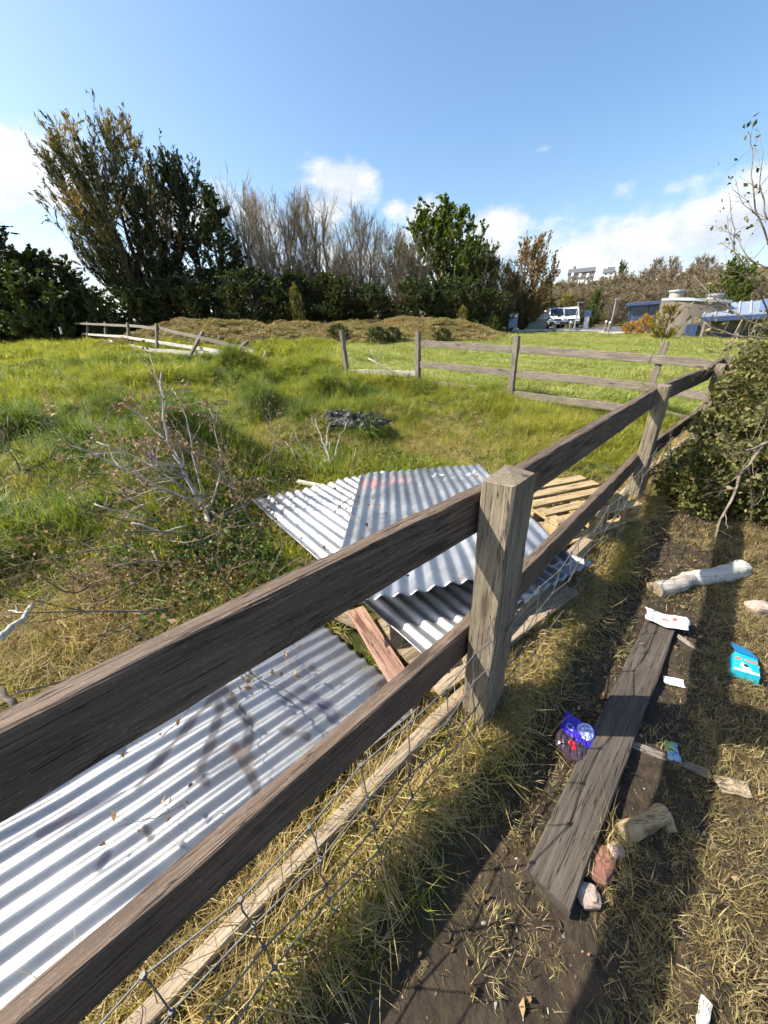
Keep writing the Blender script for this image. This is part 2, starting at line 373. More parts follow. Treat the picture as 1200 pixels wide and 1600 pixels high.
# ------------------------------------------------------------------ ground
def build_ground():
    rad = np.concatenate([np.linspace(.02, 6, 150), 6 * (1200 / 6.) ** np.linspace(0, 1, 150)[1:]])
    # finer over the view, coarse behind
    ang = np.concatenate([np.linspace(-70, 70, 361), np.linspace(70, 290, 60)[1:-1]])
    A, Rr = np.meshgrid(np.radians(ang), rad); x = Rr * np.sin(A); y = Rr * np.cos(A)
    z = height(x.ravel(), y.ravel())
    nr, na = x.shape; V = np.stack([x.ravel(), y.ravel(), z], 1)
    i = np.arange(nr - 1)[:, None] * na; j = np.arange(na)[None, :]; j2 = (j + 1) % na
    F = np.stack([(i + j), (i + j2), (i + na + j2), (i + na + j)], -1).reshape(-1, 4)
    p = fence_perp(V[:, 0], V[:, 1]); bd = beyond(V[:, 0], V[:, 1])
    D = np.hypot(V[:, 0], V[:, 1])
    AA = np.degrees(np.arctan2(V[:, 0], V[:, 1]))
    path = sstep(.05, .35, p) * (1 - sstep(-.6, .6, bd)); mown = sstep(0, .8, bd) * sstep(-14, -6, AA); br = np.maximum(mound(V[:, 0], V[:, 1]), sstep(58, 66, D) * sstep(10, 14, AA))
    cols = np.stack([path, mown, br, np.ones_like(p)], 1)
    m, t, pr, o = new_mat('ground_soil_and_turf')
    g = N(t, 'ShaderNodeNewGeometry'); pos = g.outputs['Position']
    n1 = noise(t, pos, 3.0, 6, .65); n2 = noise(t, pos, 22, 5, .7); n3 = noise(t, pos, .5, 3, .5)
    field = ramp(t, n1, [(.3, (.025, .03, .010)), (.55, (.05, .058, .016)), (.75, (.11, .085, .036))])  # dark field soil stands for shade in the gaps between tufts
    pathc = mixc(t, mrange(t, n2, .35, .65), (.03, .023, .017), (.085, .063, .040))  # dark brown earth, darkened further to stand for shade beside the fence
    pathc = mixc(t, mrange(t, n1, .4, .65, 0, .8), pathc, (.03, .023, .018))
    mownc = ramp(t, n1, [(.3, (.10, .13, .026)), (.6, (.20, .22, .05)), (.8, (.30, .27, .10))])
    brc = ramp(t, n1, [(.3, (.06, .045, .02)), (.6, (.12, .09, .038)), (.8, (.17, .14, .05))])
    at = N(t, 'ShaderNodeAttribute', attribute_name='zone'); sp = N(t, 'ShaderNodeSeparateColor'); t.links.new(at.outputs['Color'], sp.inputs[0])
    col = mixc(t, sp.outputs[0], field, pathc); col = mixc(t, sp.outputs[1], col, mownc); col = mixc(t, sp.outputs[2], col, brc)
    t.links.new(col, pr.inputs['Base Color']); pr.inputs['Roughness'].default_value = .95; pr.inputs['Specular IOR Level'].default_value = .15
    bump(t, pr, n2, .5, .03)
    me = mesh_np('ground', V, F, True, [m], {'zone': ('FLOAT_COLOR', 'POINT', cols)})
    tag(put(bpy.data.objects.new('ground', me)), 'uneven grassy ground of field and worn path', None, None, 'structure')
build_ground()

# ------------------------------------------------------------------ timber
def board_mesh(name, L, T, Dp, mats, rng, seg=None, ch=.006, warp=.004, endcut=.0):
    """timber of length L (local X from 0), thickness T (Y, centred), depth Dp (Z, from 0 down to -Dp)"""
    seg = seg or max(4, int(L / .12)); V = []; F = []
    prof = [(-T / 2 + ch, 0), (T / 2 - ch, 0), (T / 2, -ch), (T / 2, -Dp + ch), (T / 2 - ch, -Dp), (-T / 2 + ch, -Dp), (-T / 2, -Dp + ch), (-T / 2, -ch)]
    ph = rng.uniform(0, 6); a1, a2 = rng.uniform(-warp, warp), rng.uniform(-warp, warp)
    for i in range(seg + 1):
        u = i / seg; oy = a1 * math.sin(u * 3.1 + ph); oz = a2 * math.sin(u * 4.7 + ph)
        for k, (y, z) in enumerate(prof):
            j = ch * .45
            x = u * L + (rng.uniform(-1, 1) * endcut if i in (0, seg) else 0)
            V.append((x, y + oy + rng.uniform(-j, j), z + oz + rng.uniform(-j, j)))
    for i in range(seg):
        for k in range(8): F.append((i * 8 + k, i * 8 + (k + 1) % 8, i * 8 + 8 + (k + 1) % 8, i * 8 + 8 + k))
    F.append(tuple(range(8))); F.append(tuple(seg * 8 + k for k in range(7, -1, -1)))
    F = [tuple(reversed(f)) for f in F]
    return mesh_np(name, V, F, False, mats)
def frame_from(p0, p1, up=(0, 0, 1)):
    x = (Vector(p1) - Vector(p0)).normalized(); u = Vector(up); y = u.cross(x).normalized(); z = x.cross(y)
    return Matrix(((x[0], y[0], z[0], p0[0]), (x[1], y[1], z[1], p0[1]), (x[2], y[2], z[2], p0[2]), (0, 0, 0, 1)))
def board(name, p0, p1, T, Dp, mat, parent=None, rng=None, up=(0, 0, 1), **k):
    """timber whose top centre line runs p0 -> p1"""
    rng = rng or random.Random(hash(name) % 1000 + int(abs(p0[0]) * 977))
    me = board_mesh(name, (Vector(p1) - Vector(p0)).length, T, Dp, [mat], rng, **k)
    return put(bpy.data.objects.new(name, me), frame_from(p0, p1, up), parent)
rng = random.Random(7)

# near fence: posts on the path side, rails nailed to the field side
fence = thing('post_and_rail_fence', (FENCE[1][0], FENCE[1][1], hz(*FENCE[1])), 'weathered brown timber fence with thick square posts running along the path', 'fence')
post_top = [1.16, 1.195, 1.155, 1.15, 1.15]
dirs = []
for i in range(len(FENCE)):
    a = Vector(FENCE[max(0, i - 1)]); b = Vector(FENCE[min(len(FENCE) - 1, i + 1)]); dirs.append((b - a).normalized())
for i, ((x, y), tz) in enumerate(zip(FENCE, post_top)):
    d = Vector(FD) if i == 1 else dirs[i]
    z0 = -.35
    me = board_mesh('post', tz - z0, (.108 if i == 1 else .095), (.175 if i == 1 else .135), [M_POST], rng, ch=.007, warp=.006, endcut=.008)
    # local X -> up, Z -> along the fence, Y -> across
    X = Vector((0, 0, 1)); Z = Vector((d.x, d.y, 0)); Y = Z.cross(X)
    half = .0875 if i == 1 else .0675
    lean = [0, .012, -.02, .03, 0][i]
    o = Vector((x, y, z0)) + Z * half
    X = (X + Y * lean).normalized()
    M = Matrix(((X[0], Y[0], Z[0], o[0]), (X[1], Y[1], Z[1], o[1]), (X[2], Y[2], Z[2], o[2]), (0, 0, 0, 1)))
    put(bpy.data.objects.new('post', me), M, fence)
def off(i, s=-1, k=.073):      # a point beside post i on the field side
    d = Vector(FD) if i == 1 else dirs[i]; n = Vector((d.y, -d.x)); return Vector((FENCE[i][0], FENCE[i][1])) + n * k * s
for zt, dep, mat, kk in ((1.135, .155, M_RAIL, .073), (.575, .155, M_RAIL, .073), (.125, .13, M_BOARD, .075)):
    for i in range(len(FENCE) - 1):
        a, b = off(i, -1, kk), off(i + 1, -1, kk); d = (b - a).normalized()
        a2 = a + d * (-.05 if i == 0 else .004); b2 = b - d * (.004 if i < 3 else -.08)
        za = zt + ([0, -.10, 0][(zt > 1) * 0 + (zt < 1) * 1] if i == 0 else 0); zb = zt + [0, -.0, 0., .0][i]
        if zt < .2: za, zb = hz(*a) + .13 - (.07 if i == 0 else 0), hz(*b) + .12
        if i == 3 and zt < .2: continue
        board('rail', (a2.x, a2.y, za), (b2.x, b2.y, zb), .047, dep, mat, fence, rng, ch=.005, warp=.008)
# nails / staples on the posts
# stock netting on the path side of the near fence
M_WIRE = plain('galvanised_wire', (.17, .165, .155), .6, .5, .3, 30)
net = thing('wire_netting', (FENCE[1][0] + .05, FENCE[1][1] - .05, hz(*FENCE[1])), 'slack grey wire stock netting stapled to the path side of the fence', 'wire netting')
path_pts = []
for i in range(4):
    a, b = off(i, 1, .062), off(i + 1, 1, .062); nn = 16
    for k in range(nn):
        u = k / nn; sag = math.sin(u * math.pi); path_pts.append((a.lerp(b, u), u, sag))
HW = [.55, .40, .27, .16, .07]
def wire_at(q, h, j):
    p, u, sag = q; n = Vector((dirs[1].y, -dirs[1].x))
    zz = hz(p.x, p.y); out = .05 * sag * (1 - h / .6) + .012 * math.sin(j * 2.1 + h * 9)
    return Vector((p.x + n.x * out, p.y + n.y * out, zz + h - .05 * sag * (.3 + h) + .008 * math.sin(j * 1.7 + h * 20)))
for h in HW:
    mb = MB(); mb.tube([wire_at(q, h, j) for j, q in enumerate(path_pts)], .0023, 5); mb.build('horizontal_wire', M_WIRE, net, smooth=True)
for j in range(2, len(path_pts) - 8):
    q = path_pts[j]; mb = MB(); pts = []
    for h in HW:
        w = wire_at(q, h, j); pts.append(w); pts.append(w + Vector((rng.uniform(-.008, .008), rng.uniform(-.008, .008), -.05)))
    mb.tube(pts[:-1], .0021, 4)
    for h in HW: w = wire_at(q, h, j); mb.tube([w + Vector((0, 0, .006)), w - Vector((0, 0, .006))], .0058, 5)
    mb.build('vertical_wire', M_WIRE, net)

# cross fence at the far side of the pile
cf = thing('cross_fence', (FF[1][0], FF[1][1], hz(*FF[1])), 'grey three rail fence crossing the field to the hedge corner', 'fence')
ftop = [1.81, 1.69, 1.53, 1.37]
flean = [(.0, .0), (0, 0), (0, 0), (.10, .0)]
for i in range(1, 4):
    x, y = FF[i]; g = hz(x, y)
    board('post', (x + flean[i][0], y, ftop[i]), (x, y, g - .3), .10, .12, M_GREY, cf, rng, up=(.6, .8, 0), ch=.006)
lone = thing('bare_post', (FF[0][0], FF[0][1], hz(*FF[0])), 'thin weathered post with no upper rails left of the cross fence', 'post')
board('post', (FF[0][0] - .08, FF[0][1], ftop[0]), (FF[0][0] + .02, FF[0][1], hz(*FF[0]) - .3), .09, .10, M_GREY, lone, rng, up=(.6, .8, 0), ch=.006)
def frail(i, j, za, zb, mat, par, dep=.13):
    a, b = Vector((*FF[i], 0)), Vector((*FF[j], 0)); n = Vector((-.62, -.78, 0)) * .075
    a = a + n; b = b + n; d = (b - a).normalized()
    board('rail', (a.x - d.x * .05, a.y - d.y * .05, za), (b.x - d.x * .054, b.y - d.y * .054, zb), .04, dep, mat, par, rng, ch=.005, warp=.015)
for f0, dz in ((.95, 0), (.52, 0), (.13, 0)):
    for i in (1, 2, 3):
        za = ftop[i] - 1.12 + f0; zb = (ftop[i + 1] if i < 3 else 1.25) - 1.12 + f0
        frail(i, i + 1, za, zb, M_GREY, cf)
loose = thing('fallen_rail', (FF[0][0], FF[0][1], hz(*FF[0]) + .1), 'bleached low rail running from the bare post to the cross fence', 'rail')
frail(0, 1, hz(*FF[0]) + .24, hz(*FF[1]) + .22, M_WHITEWOOD, loose, .12)

# collapsed fence far left
lf = thing('collapsed_fence', tuple(at_r(247, 545, 21)), 'leaning collapsed fence with bleached rails below the dark trees', 'fence')
LP = [(138, 503, 528, 38, 0), (166, 503, 529, 33, 1), (202, 504, 533, 27, 2), (247, 506, 545, 22, 1), (308, 519, 560, 18.5, -22), (372, 534, 566, 16.5, -32)]
for px, yt, yb, D, lean in LP:
    b = at_r(px + lean * .5, yb, D); tp = at_r(px - lean * .5, yt, D)
    board('post', tuple(tp), tuple(b), .11, .11, M_GREY, lf, rng, up=(.6, .8, 0), ch=.006)
def lrail(pts, mat, dep=.13):
    for (a, b) in zip(pts[:-1], pts[1:]):
        A_, B_ = at_r(*a), at_r(*b)
        A_.z = max(A_.z, hz(A_.x, A_.y) + .26); B_.z = max(B_.z, hz(B_.x, B_.y) + .26)
        board('rail', tuple(A_), tuple(B_), .06, dep, mat, lf, rng, ch=.005, warp=.03)
lrail([(117, 504, 41), (203, 507, 26.8), (250, 511, 21.8), (312, 525, 18.3), (394, 554, 16)], M_GREY)
lrail([(129, 520, 40), (200, 525, 27), (250, 533, 21.7), (355, 548, 16.8)], M_WHITEWOOD)
lrail([(169, 538, 32), (240, 546, 21.6), (320, 557, 18)], M_WHITEWOOD, .15)
lrail([(322, 556.5, 17.9), (400, 562.5, 15.4)], M_WHITEWOOD, .16)
o = board('stake', tuple(at_r(416, 549, 15.0)), tuple(at_r(411, 566, 15.0)), .05, .05, M_WHITEWOOD, None, rng, up=(.6, .8, 0))
tag(o, 'short pale stake in the grass beside the collapsed fence end', 'stake')
o = board('stake', tuple(at_r(95, 511, 34)), tuple(at_r(98, 522, 34)), .1, .1, M_WHITEWOOD, None, rng, up=(.6, .8, 0))
tag(o, 'pale stake in the dark shade under the trees at far left', 'stake')

# ------------------------------------------------------------------ corrugated sheets
def sheet_mat(name, base=(.43, .44, .45), dirty=.7, metal=.9):
    m, t, p, o = new_mat(name); v = coords(t)
    n1 = noise(t, v, 3.2, 6, .65); n2 = noise(t, v, 26, 4, .7); n3 = noise(t, coords(t, (1, 6, 1)), 2.5, 5, .6)
    col = ramp(t, n1, [(.25, tuple(c * .78 for c in base)), (.6, base), (.8, tuple(min(1, c * 1.15) for c in base))])
    col = mixc(t, mrange(t, n3, .55, .78, 0, dirty), col, (.36, .34, .30))
    col = mixc(t, mrange(t, n2, .66, .76, 0, .5 * dirty), col, (.20, .19, .17))
    a = N(t, 'ShaderNodeAttribute', attribute_name='paint'); pn = N(t, 'ShaderNodeMath', operation='MULTIPLY_ADD')
    pn.inputs[1].default_value = .55; pn.inputs[2].default_value = -.28; t.links.new(n2, pn.inputs[0])
    ad = N(t, 'ShaderNodeMath', operation='ADD'); t.links.new(a.outputs['Alpha'], ad.inputs[0]); t.links.new(pn.outputs[0], ad.inputs[1])
    pf = mrange(t, ad.outputs[0], .15, .70, 0, .9)
    col = mixc(t, pf, col, a.outputs['Color'])
    # rust blooms and nail holes
    n5 = noise(t, v, 4.5, 8, .72); col = mixc(t, mrange(t, n5, .585, .70, 0, .7), col, (.21, .13, .075)); n6 = noise(t, coords(t, (1, 1, 1)), 1.3, 4, .6); col = mixc(t, mrange(t, n6, .5, .68, 0, .55), col, (.20, .20, .205))
    vo = N(t, 'ShaderNodeTexVoronoi'); vo.inputs['Scale'].default_value = 3.4; t.links.new(v, vo.inputs['Vector'])
    col = mixc(t, mrange(t, vo.outputs['Distance'], .025, .04, 1, 0), col, (.02, .015, .012))
    t.links.new(col, p.inputs['Base Color'])
    mm = N(t, 'ShaderNodeMath', operation='MULTIPLY_ADD'); mm.inputs[1].default_value = -metal; mm.inputs[2].default_value = metal; t.links.new(pf, mm.inputs[0])
    t.links.new(mm.outputs[0], p.inputs['Metallic'])
    t.links.new(mrange(t, n1, .3, .7, .38, .58), p.inputs['Roughness'])
    bump(t, p, n1, .12, .01); return m
M_SHEET = sheet_mat('galvanised_sheet'); M_SHEET2 = sheet_mat('weathered_galvanised_sheet', (.52, .52, .51), .75, .75)
def sheet(name, c00, c10, c01, c11, ribs, label, mat, strokes=(), amp=.0115, nl=110, sag=.0, seed=1, wav=.011):
    """corners: c00->c10 across the ribs, c00->c01 along the ribs; strokes = (polyline in (u,v), width m, rgb)"""
    c00, c10, c01, c11 = [np.array(c, float) for c in (c00, c10, c01, c11)]
    nu = ribs * 10 + 1; u, v = np.meshgrid(np.linspace(0, 1, nu), np.linspace(0, 1, nl + 1), indexing='ij')
    P = ((1 - u)[..., None] * (1 - v)[..., None] * c00 + u[..., None] * (1 - v)[..., None] * c10 + (1 - u)[..., None] * v[..., None] * c01 + u[..., None] * v[..., None] * c11)
    nrm = np.cross(c10 - c00, c01 - c00); nrm /= np.linalg.norm(nrm)
    if nrm[2] < 0: nrm = -nrm
    W = np.linalg.norm((c10 + c11 - c00 - c01) / 2); L = np.linalg.norm((c01 + c11 - c00 - c10) / 2)
    h = amp * np.cos(u * ribs * 2 * np.pi) + wav * 2 * vnoise(u * W * 2.2 + seed, v * L * 1.6, seed) + wav * vnoise(u * W * 7 + seed, v * L * 5, seed + 3) - sag * np.sin(v * np.pi)
    # dents near the ends
    h += -.012 * np.exp(-((u - .3) ** 2 / .01 + (v - .96) ** 2 / .004)) + .010 * np.exp(-((u - .7) ** 2 / .008 + (v - .03) ** 2 / .003))
    P = P + h[..., None] * nrm
    col = np.zeros((nu, nl + 1, 4))
    for line, wd, rgb in strokes:
        best = np.full(u.shape, 9.)
        for (a, b) in zip(line[:-1], line[1:]):
            ax, ay, bx, by = a[0] * W, a[1] * L, b[0] * W, b[1] * L; dx, dy = bx - ax, by - ay
            t = np.clip(((u * W - ax) * dx + (v * L - ay) * dy) / (dx * dx + dy * dy + 1e-9), 0, 1)
            best = np.minimum(best, np.hypot(u * W - ax - t * dx, v * L - ay - t * dy))
        a_ = np.clip(1.05 - .75 * best / wd, 0, 1); m = a_ > col[..., 3]
        col[m, :3] = rgb; col[..., 3] = np.maximum(col[..., 3], a_)
    ctr = P.reshape(-1, 3).mean(0); V = P.reshape(-1, 3) - ctr
    i = np.arange(nu - 1)[:, None] * (nl + 1); j = np.arange(nl)[None]
    F = np.stack([i + j, i + nl + 1 + j, i + nl + 2 + j, i + 1 + j], -1).reshape(-1, 4)
    me = mesh_np(name, V, F, True, [mat], {'paint': ('FLOAT_COLOR', 'POINT', col.reshape(-1, 4))})
    ob = put(bpy.data.objects.new(name, me), Matrix.Translation(Vector(ctr)))
    so = ob.modifiers.new('thickness', 'SOLIDIFY'); so.thickness = .0016; so.offset = -1
    return tag(ob, label, 'metal sheet', None)
BLK = (.05, .05, .06); BLU = (.07, .075, .11); REDP = (.55, .08, .05); WHT = (.8, .8, .8)
# near sheet, ribs along the fence
A = at_z(480, 955, .17); B = at_z(658, 1106, .13)
dirn = (at_z(0, 1635, .13) - at_z(655, 1106, .13)).normalized()
gr = []
def gpx(*pts):          # graffiti strokes drawn through picked points on the near sheet
    out = []
    Bx = Vector((B.x - A.x, B.y - A.y, 0)); W_ = Bx.length; ux = Bx / W_
    for q in pts:
        w = at_z(q[0], q[1], .15) - Vector((A.x, A.y, .15)); M2 = np.array([[ux.x, dirn.x], [ux.y, dirn.y]])
        s = np.linalg.solve(M2, np.array([w.x, w.y])); out.append((s[0] / W_, s[1] / 2.44))
    return out
for pts, w, c in [([(345, 1075), (390, 1130), (385, 1180)], .022, BLK), ([(345, 1080), (300, 1130), (215, 1225)], .016, BLK), ([(365, 1165), (400, 1225), (400, 1240)], .018, BLK),
                  ([(330, 1065), (345, 1110), (330, 1160), (315, 1195)], .020, BLK), ([(465, 1075), (510, 1105), (520, 1120)], .03, BLU), ([(450, 1090), (500, 1095)], .025, BLU),
                  ([(485, 1045), (500, 1050)], .014, BLK), ([(310, 1215), (322, 1222)], .016, BLK), ([(440, 1140), (480, 1150)], .016, BLK), ([(60, 1300), (190, 1235)], .012, BLU),
                  ([(150, 1350), (165, 1330)], .012, BLU), ([(225, 1290), (235, 1310)], .010, BLK)]:
    gr.append((gpx(*pts), w * 1.3, c))
sheet('corrugated_sheet', A, B, A + dirn * 2.44 + Vector((0, 0, .0)), B + dirn * 2.44 + Vector((0, 0, -.03)), 12,
      'long corrugated metal sheet with black spray graffiti, lying beneath the near rails', M_SHEET, gr, seed=3, wav=.010, nl=200)
# lower sheet of the pile
l00 = at_z(392, 782, .37); l01 = at_z(660, 1025, .30); l11 = at_z(925, 880, .27)
l10 = l00 + (l11 - l01)
sheet('corrugated_sheet', l00, l10, l01, l11, 16, 'dull corrugated sheet lowest of the pile, poking out left and at the front', M_SHEET2,
      [([(.14, .02), (.20, .10), (.25, .07)], .010, (.3, .3, .32)), ([(.32, .05), (.36, .16), (.28, .20)], .010, (.3, .3, .32))], seed=9)
# upper sheet
u00 = at_z(565, 740, .36); u10 = at_z(748, 725, .36); u11 = at_z(897, 880, .43); u01 = at_z(508, 950, .47)
red = [[(.04, .10), (.02, .20), (.10, .22), (.10, .12), (.05, .14)], [(.13, .10), (.14, .22), (.19, .20)], [(.13, .16), (.19, .14)], [(.22, .12), (.22, .23)],
       [(.27, .09), (.26, .19), (.32, .13), (.34, .21), (.40, .17)], [(.34, .09), (.38, .13)]]
wht = [[(.55, .10), (.58, .14), (.62, .08), (.66, .14)], [(.60, .22), (.70, .18), (.78, .20)], [(.80, .12), (.86, .16), (.92, .10)]]
sheet('corrugated_sheet', u00, u10, u01, u11, 15, 'corrugated sheet on top of the pile with red scrawled paint', M_SHEET,
      [(q, .012, REDP) for q in red] + [(q, .009, WHT) for q in wht], seed=5)

# ------------------------------------------------------------------ timber in and around the pile
o = board('board', tuple(at_z(556, 950, .24)), tuple(at_z(640, 1085, .20)), .10, .022, M_RED, None, rng, ch=.003)
tag(o, 'red stained narrow board sticking out from under the sheet pile', 'board')
o = board('board', tuple(at_z(500, 945, .20)), tuple(at_z(600, 985, .16)), .09, .02, M_BOARD, None, rng, ch=.003)
tag(o, 'splintered pale board end between the two sheets', 'board')
pl = MB(); a = at_z(640, 985, .16); b = at_z(790, 1010, .15); c = at_z(600, 1085, .13)
me_ = board_mesh('plywood_panel', 1.1, .55, .018, [M_BOARD], rng, ch=.003)
o = put(bpy.data.objects.new('plywood_panel', me_), frame_from((.06, 1.28, .19), (1.05, 1.95, .21))); tag(o, 'flat plywood panel in the shade beneath the sheet pile', 'panel')
o = board('timber', (.35, 1.22, .26), (1.45, 2.2, .25), .07, .09, M_BOARD, None, rng, ch=.004); tag(o, 'square timber under the front edge of the sheet pile', 'timber')
o = board('timber', (-.75, 2.55, .28), (.95, 3.1, .30), .08, .1, M_BOARD, None, rng, ch=.004); tag(o, 'square timber under the back of the sheet pile', 'timber')
def pallet(loc, rz, tilt, label, w=.8, l=.62):
    p = thing('pallet', loc, label, 'pallet', 'broken pallets by the sheet pile', rz)
    Mw = WM[p] @ Matrix.Rotation(tilt, 4, 'X')
    def bx(name, x0, x1, y0, y1, z0, z1):
        mb = MB(); j = lambda: rng.uniform(-.006, .006)
        mb.bbox(x0 + j(), x1 + j(), y0 + j(), y1 + j(), z0 + rng.uniform(-.003, .003), z1 + rng.uniform(-.003, .003), .004); o = mb.build(name, M_PALLET, p)
        o.matrix_basis = WM[p].inverted() @ Mw; return o
    for i in range(5):
        y = -l / 2 + i * (l - .09) / 4; bx('slat', -w / 2, w / 2, y, y + .09, .122, .142)
    for x in (-w / 2, -.05, w / 2 - .1): bx('bearer', x, x + .1, -l / 2, l / 2, .102, .1205)
    for x in (-w / 2, -.05, w / 2 - .1):
        for y in (-l / 2, -.07, l / 2 - .14): bx('block', x + .003, x + .097, y + .003, y + .137, .022, .1005)
    for x in (-w / 2, -.05, w / 2 - .1): bx('base_board', x, x + .1, -l / 2, l / 2, 0, .0205)
q = at_z(885, 800, .25)
pallet((q.x, q.y, hz(q.x, q.y) + .145), R(18), R(3), 'upper yellow wooden pallet beyond the tall near post')
pallet((q.x - .12, q.y - .1, hz(q.x, q.y) + .0), R(26), 0, 'lower yellow wooden pallet under another pallet')
o = board('board', tuple(at_z(868, 748, .40)), tuple(at_z(968, 775, .33)), .09, .022, M_PALLET, None, rng); tag(o, 'loose pale slat lying across the back of the pallets', 'board')
o = board('board', tuple(at_z(835, 770, .38)), tuple(at_z(905, 800, .30)), .09, .022, M_PALLET, None, rng); tag(o, 'loose yellow slat lying askew on the pallets', 'board')
# plank on the path
pa, pb = at_z(858, 1392, .06), at_z(1034, 968, .055)
o = board('plank', tuple(pa), tuple(pb), .14, .05, M_PLANK, None, rng, ch=.005, warp=.006); tag(o, 'long plank toned dark for shade lying on the path beside the fence', 'plank')

# ------------------------------------------------------------------ scattered vegetation (stuff)
def tuft_mesh(name, seed, n, L, spread, lean, width, mat, tint=(0, 1), curl=.5, segs=3, tpow=1.0):
    r = np.random.default_rng(seed); V = []; F3 = []; T = []
    ang = r.uniform(0, 2 * np.pi, n); rad = spread * np.sqrt(r.uniform(0, 1, n)); ln = L * r.uniform(.45, 1.1, n)
    la = r.normal(0, 1.0, n) * .7 + ang; le = np.abs(r.normal(lean, lean * .5, n)); w = width * r.uniform(.6, 1.3, n)
    ti = tint[0] + (tint[1] - tint[0]) * r.uniform(0, 1, n) ** tpow
    us = np.linspace(0, 1, segs + 1)
    base = 0
    for i in range(n):
        d = np.array([np.cos(la[i]), np.sin(la[i])]); s = np.array([-d[1], d[0]])
        tw = r.uniform(-.6, .6); s = np.array([s[0] * np.cos(tw) - d[0] * np.sin(tw), s[1] * np.cos(tw) - d[1] * np.sin(tw)])
        x0 = rad[i] * np.cos(ang[i]); y0 = rad[i] * np.sin(ang[i])
        for k, u in enumerate(us):
            th = le[i] * (1 + curl * 2.2 * u) * u ** .6
            hx = ln[i] * u * math.sin(min(th, 1.9)); zz = ln[i] * u * math.cos(min(th, 1.75)) * (1 if th < 1.57 else .9)
            ww = w[i] * (1 - u) ** .6 * .5
            px, py = x0 + d[0] * hx, y0 + d[1] * hx
            if k < segs: V += [(px - s[0] * ww, py - s[1] * ww, zz - .01), (px + s[0] * ww, py + s[1] * ww, zz - .01)]; T += [ti[i]] * 2
            else: V.append((px, py, zz)); T.append(ti[i])
        for k in range(segs - 1):
            a = base + 2 * k; F3 += [(a, a + 1, a + 3), (a, a + 3, a + 2)]
        a = base + 2 * (segs - 1); F3.append((a, a + 1, a + 2)); base += 2 * segs + 1
    return mesh_np(name, np.array(V), np.array(F3), False, [mat], {'tint': ('FLOAT', 'POINT', np.array(T))})
def cluster_mesh(name, seed, n, R_, flat, size, mat, tint=(0, 1)):
    """a low clump of small leaves"""
    r = np.random.default_rng(seed); c = r.normal(0, 1, (n, 3)); c /= np.linalg.norm(c, axis=1)[:, None]
    c *= (R_ * r.uniform(.3, 1, n) ** .5)[:, None]; c[:, 2] = np.abs(c[:, 2]) * flat
    return leaves_mesh(name, c, r, size, mat, tint)
def leaves_mesh(name, c, r, size, mat, tint=(0, 1), direction=None, aspect=.55, tints=None, bend=.15):
    n = len(c); d = r.normal(0, 1, (n, 3))
    if direction is not None: d = direction + .45 * d
    d /= np.linalg.norm(d, axis=1)[:, None] + 1e-9
    s = np.cross(d, r.normal(0, 1, (n, 3))); s /= np.linalg.norm(s, axis=1)[:, None] + 1e-9
    nn = np.cross(d, s)
    L = (size * r.uniform(.55, 1.3, n))[:, None]; W = L * aspect * .5
    V = np.stack([c - d * L * .5, c + s * W + nn * L * bend, c + d * L * .5, c - s * W + nn * L * bend], 1).reshape(-1, 3)
    F = np.arange(4 * n).reshape(-1, 4)
    ti = tints if tints is not None else r.uniform(tint[0], tint[1], n)
    return mesh_np(name, V, F, False, [mat], {'tint': ('FLOAT', 'POINT', np.repeat(ti, 4))})
def proto_collection(name, meshes):
    col = bpy.data.collections.new(name)
    for m in meshes:
        col.objects.link(bpy.data.objects.new(m.name, m))
    return col
def scatter(name, x, y, scl, protos, label, cat, seed, tilt=.15, zoff=0., idx=None, z=None, aspect=None):
    r = np.random.default_rng(seed); n = len(x); zz = (height(x, y) if z is None else z) + zoff
    rot = np.stack([r.normal(0, tilt, n), r.normal(0, tilt, n), r.uniform(0, 6.283, n)], 1)
    sv = np.repeat(np.asarray(scl)[:, None], 3, 1)
    if aspect is not None: sv[:, 2] *= aspect
    ids = r.integers(0, len(protos), n) if idx is None else idx
    me = bpy.data.meshes.new(name); me.vertices.add(n); me.vertices.foreach_set('co', np.stack([x, y, zz], 1).astype(np.float32).ravel())
    for an, ty, arr in (('rot', 'FLOAT_VECTOR', rot), ('scl', 'FLOAT_VECTOR', sv), ('pick', 'INT', ids)):
        a = me.attributes.new(an, ty, 'POINT'); a.data.foreach_set('value' if ty == 'INT' else 'vector', arr.astype(np.int32 if ty == 'INT' else np.float32).ravel())
    me.update()
    ob = put(bpy.data.objects.new(name, me))
    ng = bpy.data.node_groups.new(name + '_scatter', 'GeometryNodeTree')
    ng.interface.new_socket('Geometry', in_out='INPUT', socket_type='NodeSocketGeometry'); ng.interface.new_socket('Geometry', in_out='OUTPUT', socket_type='NodeSocketGeometry')
    gi = ng.nodes.new('NodeGroupInput'); go = ng.nodes.new('NodeGroupOutput'); ip = ng.nodes.new('GeometryNodeInstanceOnPoints')
    ci = ng.nodes.new('GeometryNodeCollectionInfo'); ci.inputs['Collection'].default_value = proto_collection(name + '_kinds', protos)
    ci.inputs['Separate Children'].default_value = True; ci.inputs['Reset Children'].default_value = True
    def na(nm, ty):
        k = ng.nodes.new('GeometryNodeInputNamedAttribute'); k.data_type = ty; k.inputs['Name'].default_value = nm; return k.outputs['Attribute']
    ng.links.new(gi.outputs[0], ip.inputs['Points']); ng.links.new(ci.outputs[0], ip.inputs['Instance'])
    ip.inputs['Pick Instance'].default_value = True
    ng.links.new(na('pick', 'INT'), ip.inputs['Instance Index']); ng.links.new(na('rot', 'FLOAT_VECTOR'), ip.inputs['Rotation']); ng.links.new(na('scl', 'FLOAT_VECTOR'), ip.inputs['Scale'])
    ng.links.new(ip.outputs[0], go.inputs[0])
    md = ob.modifiers.new('scatter', 'NODES'); md.node_group = ng
    return tag(ob, label, cat, None, 'stuff')

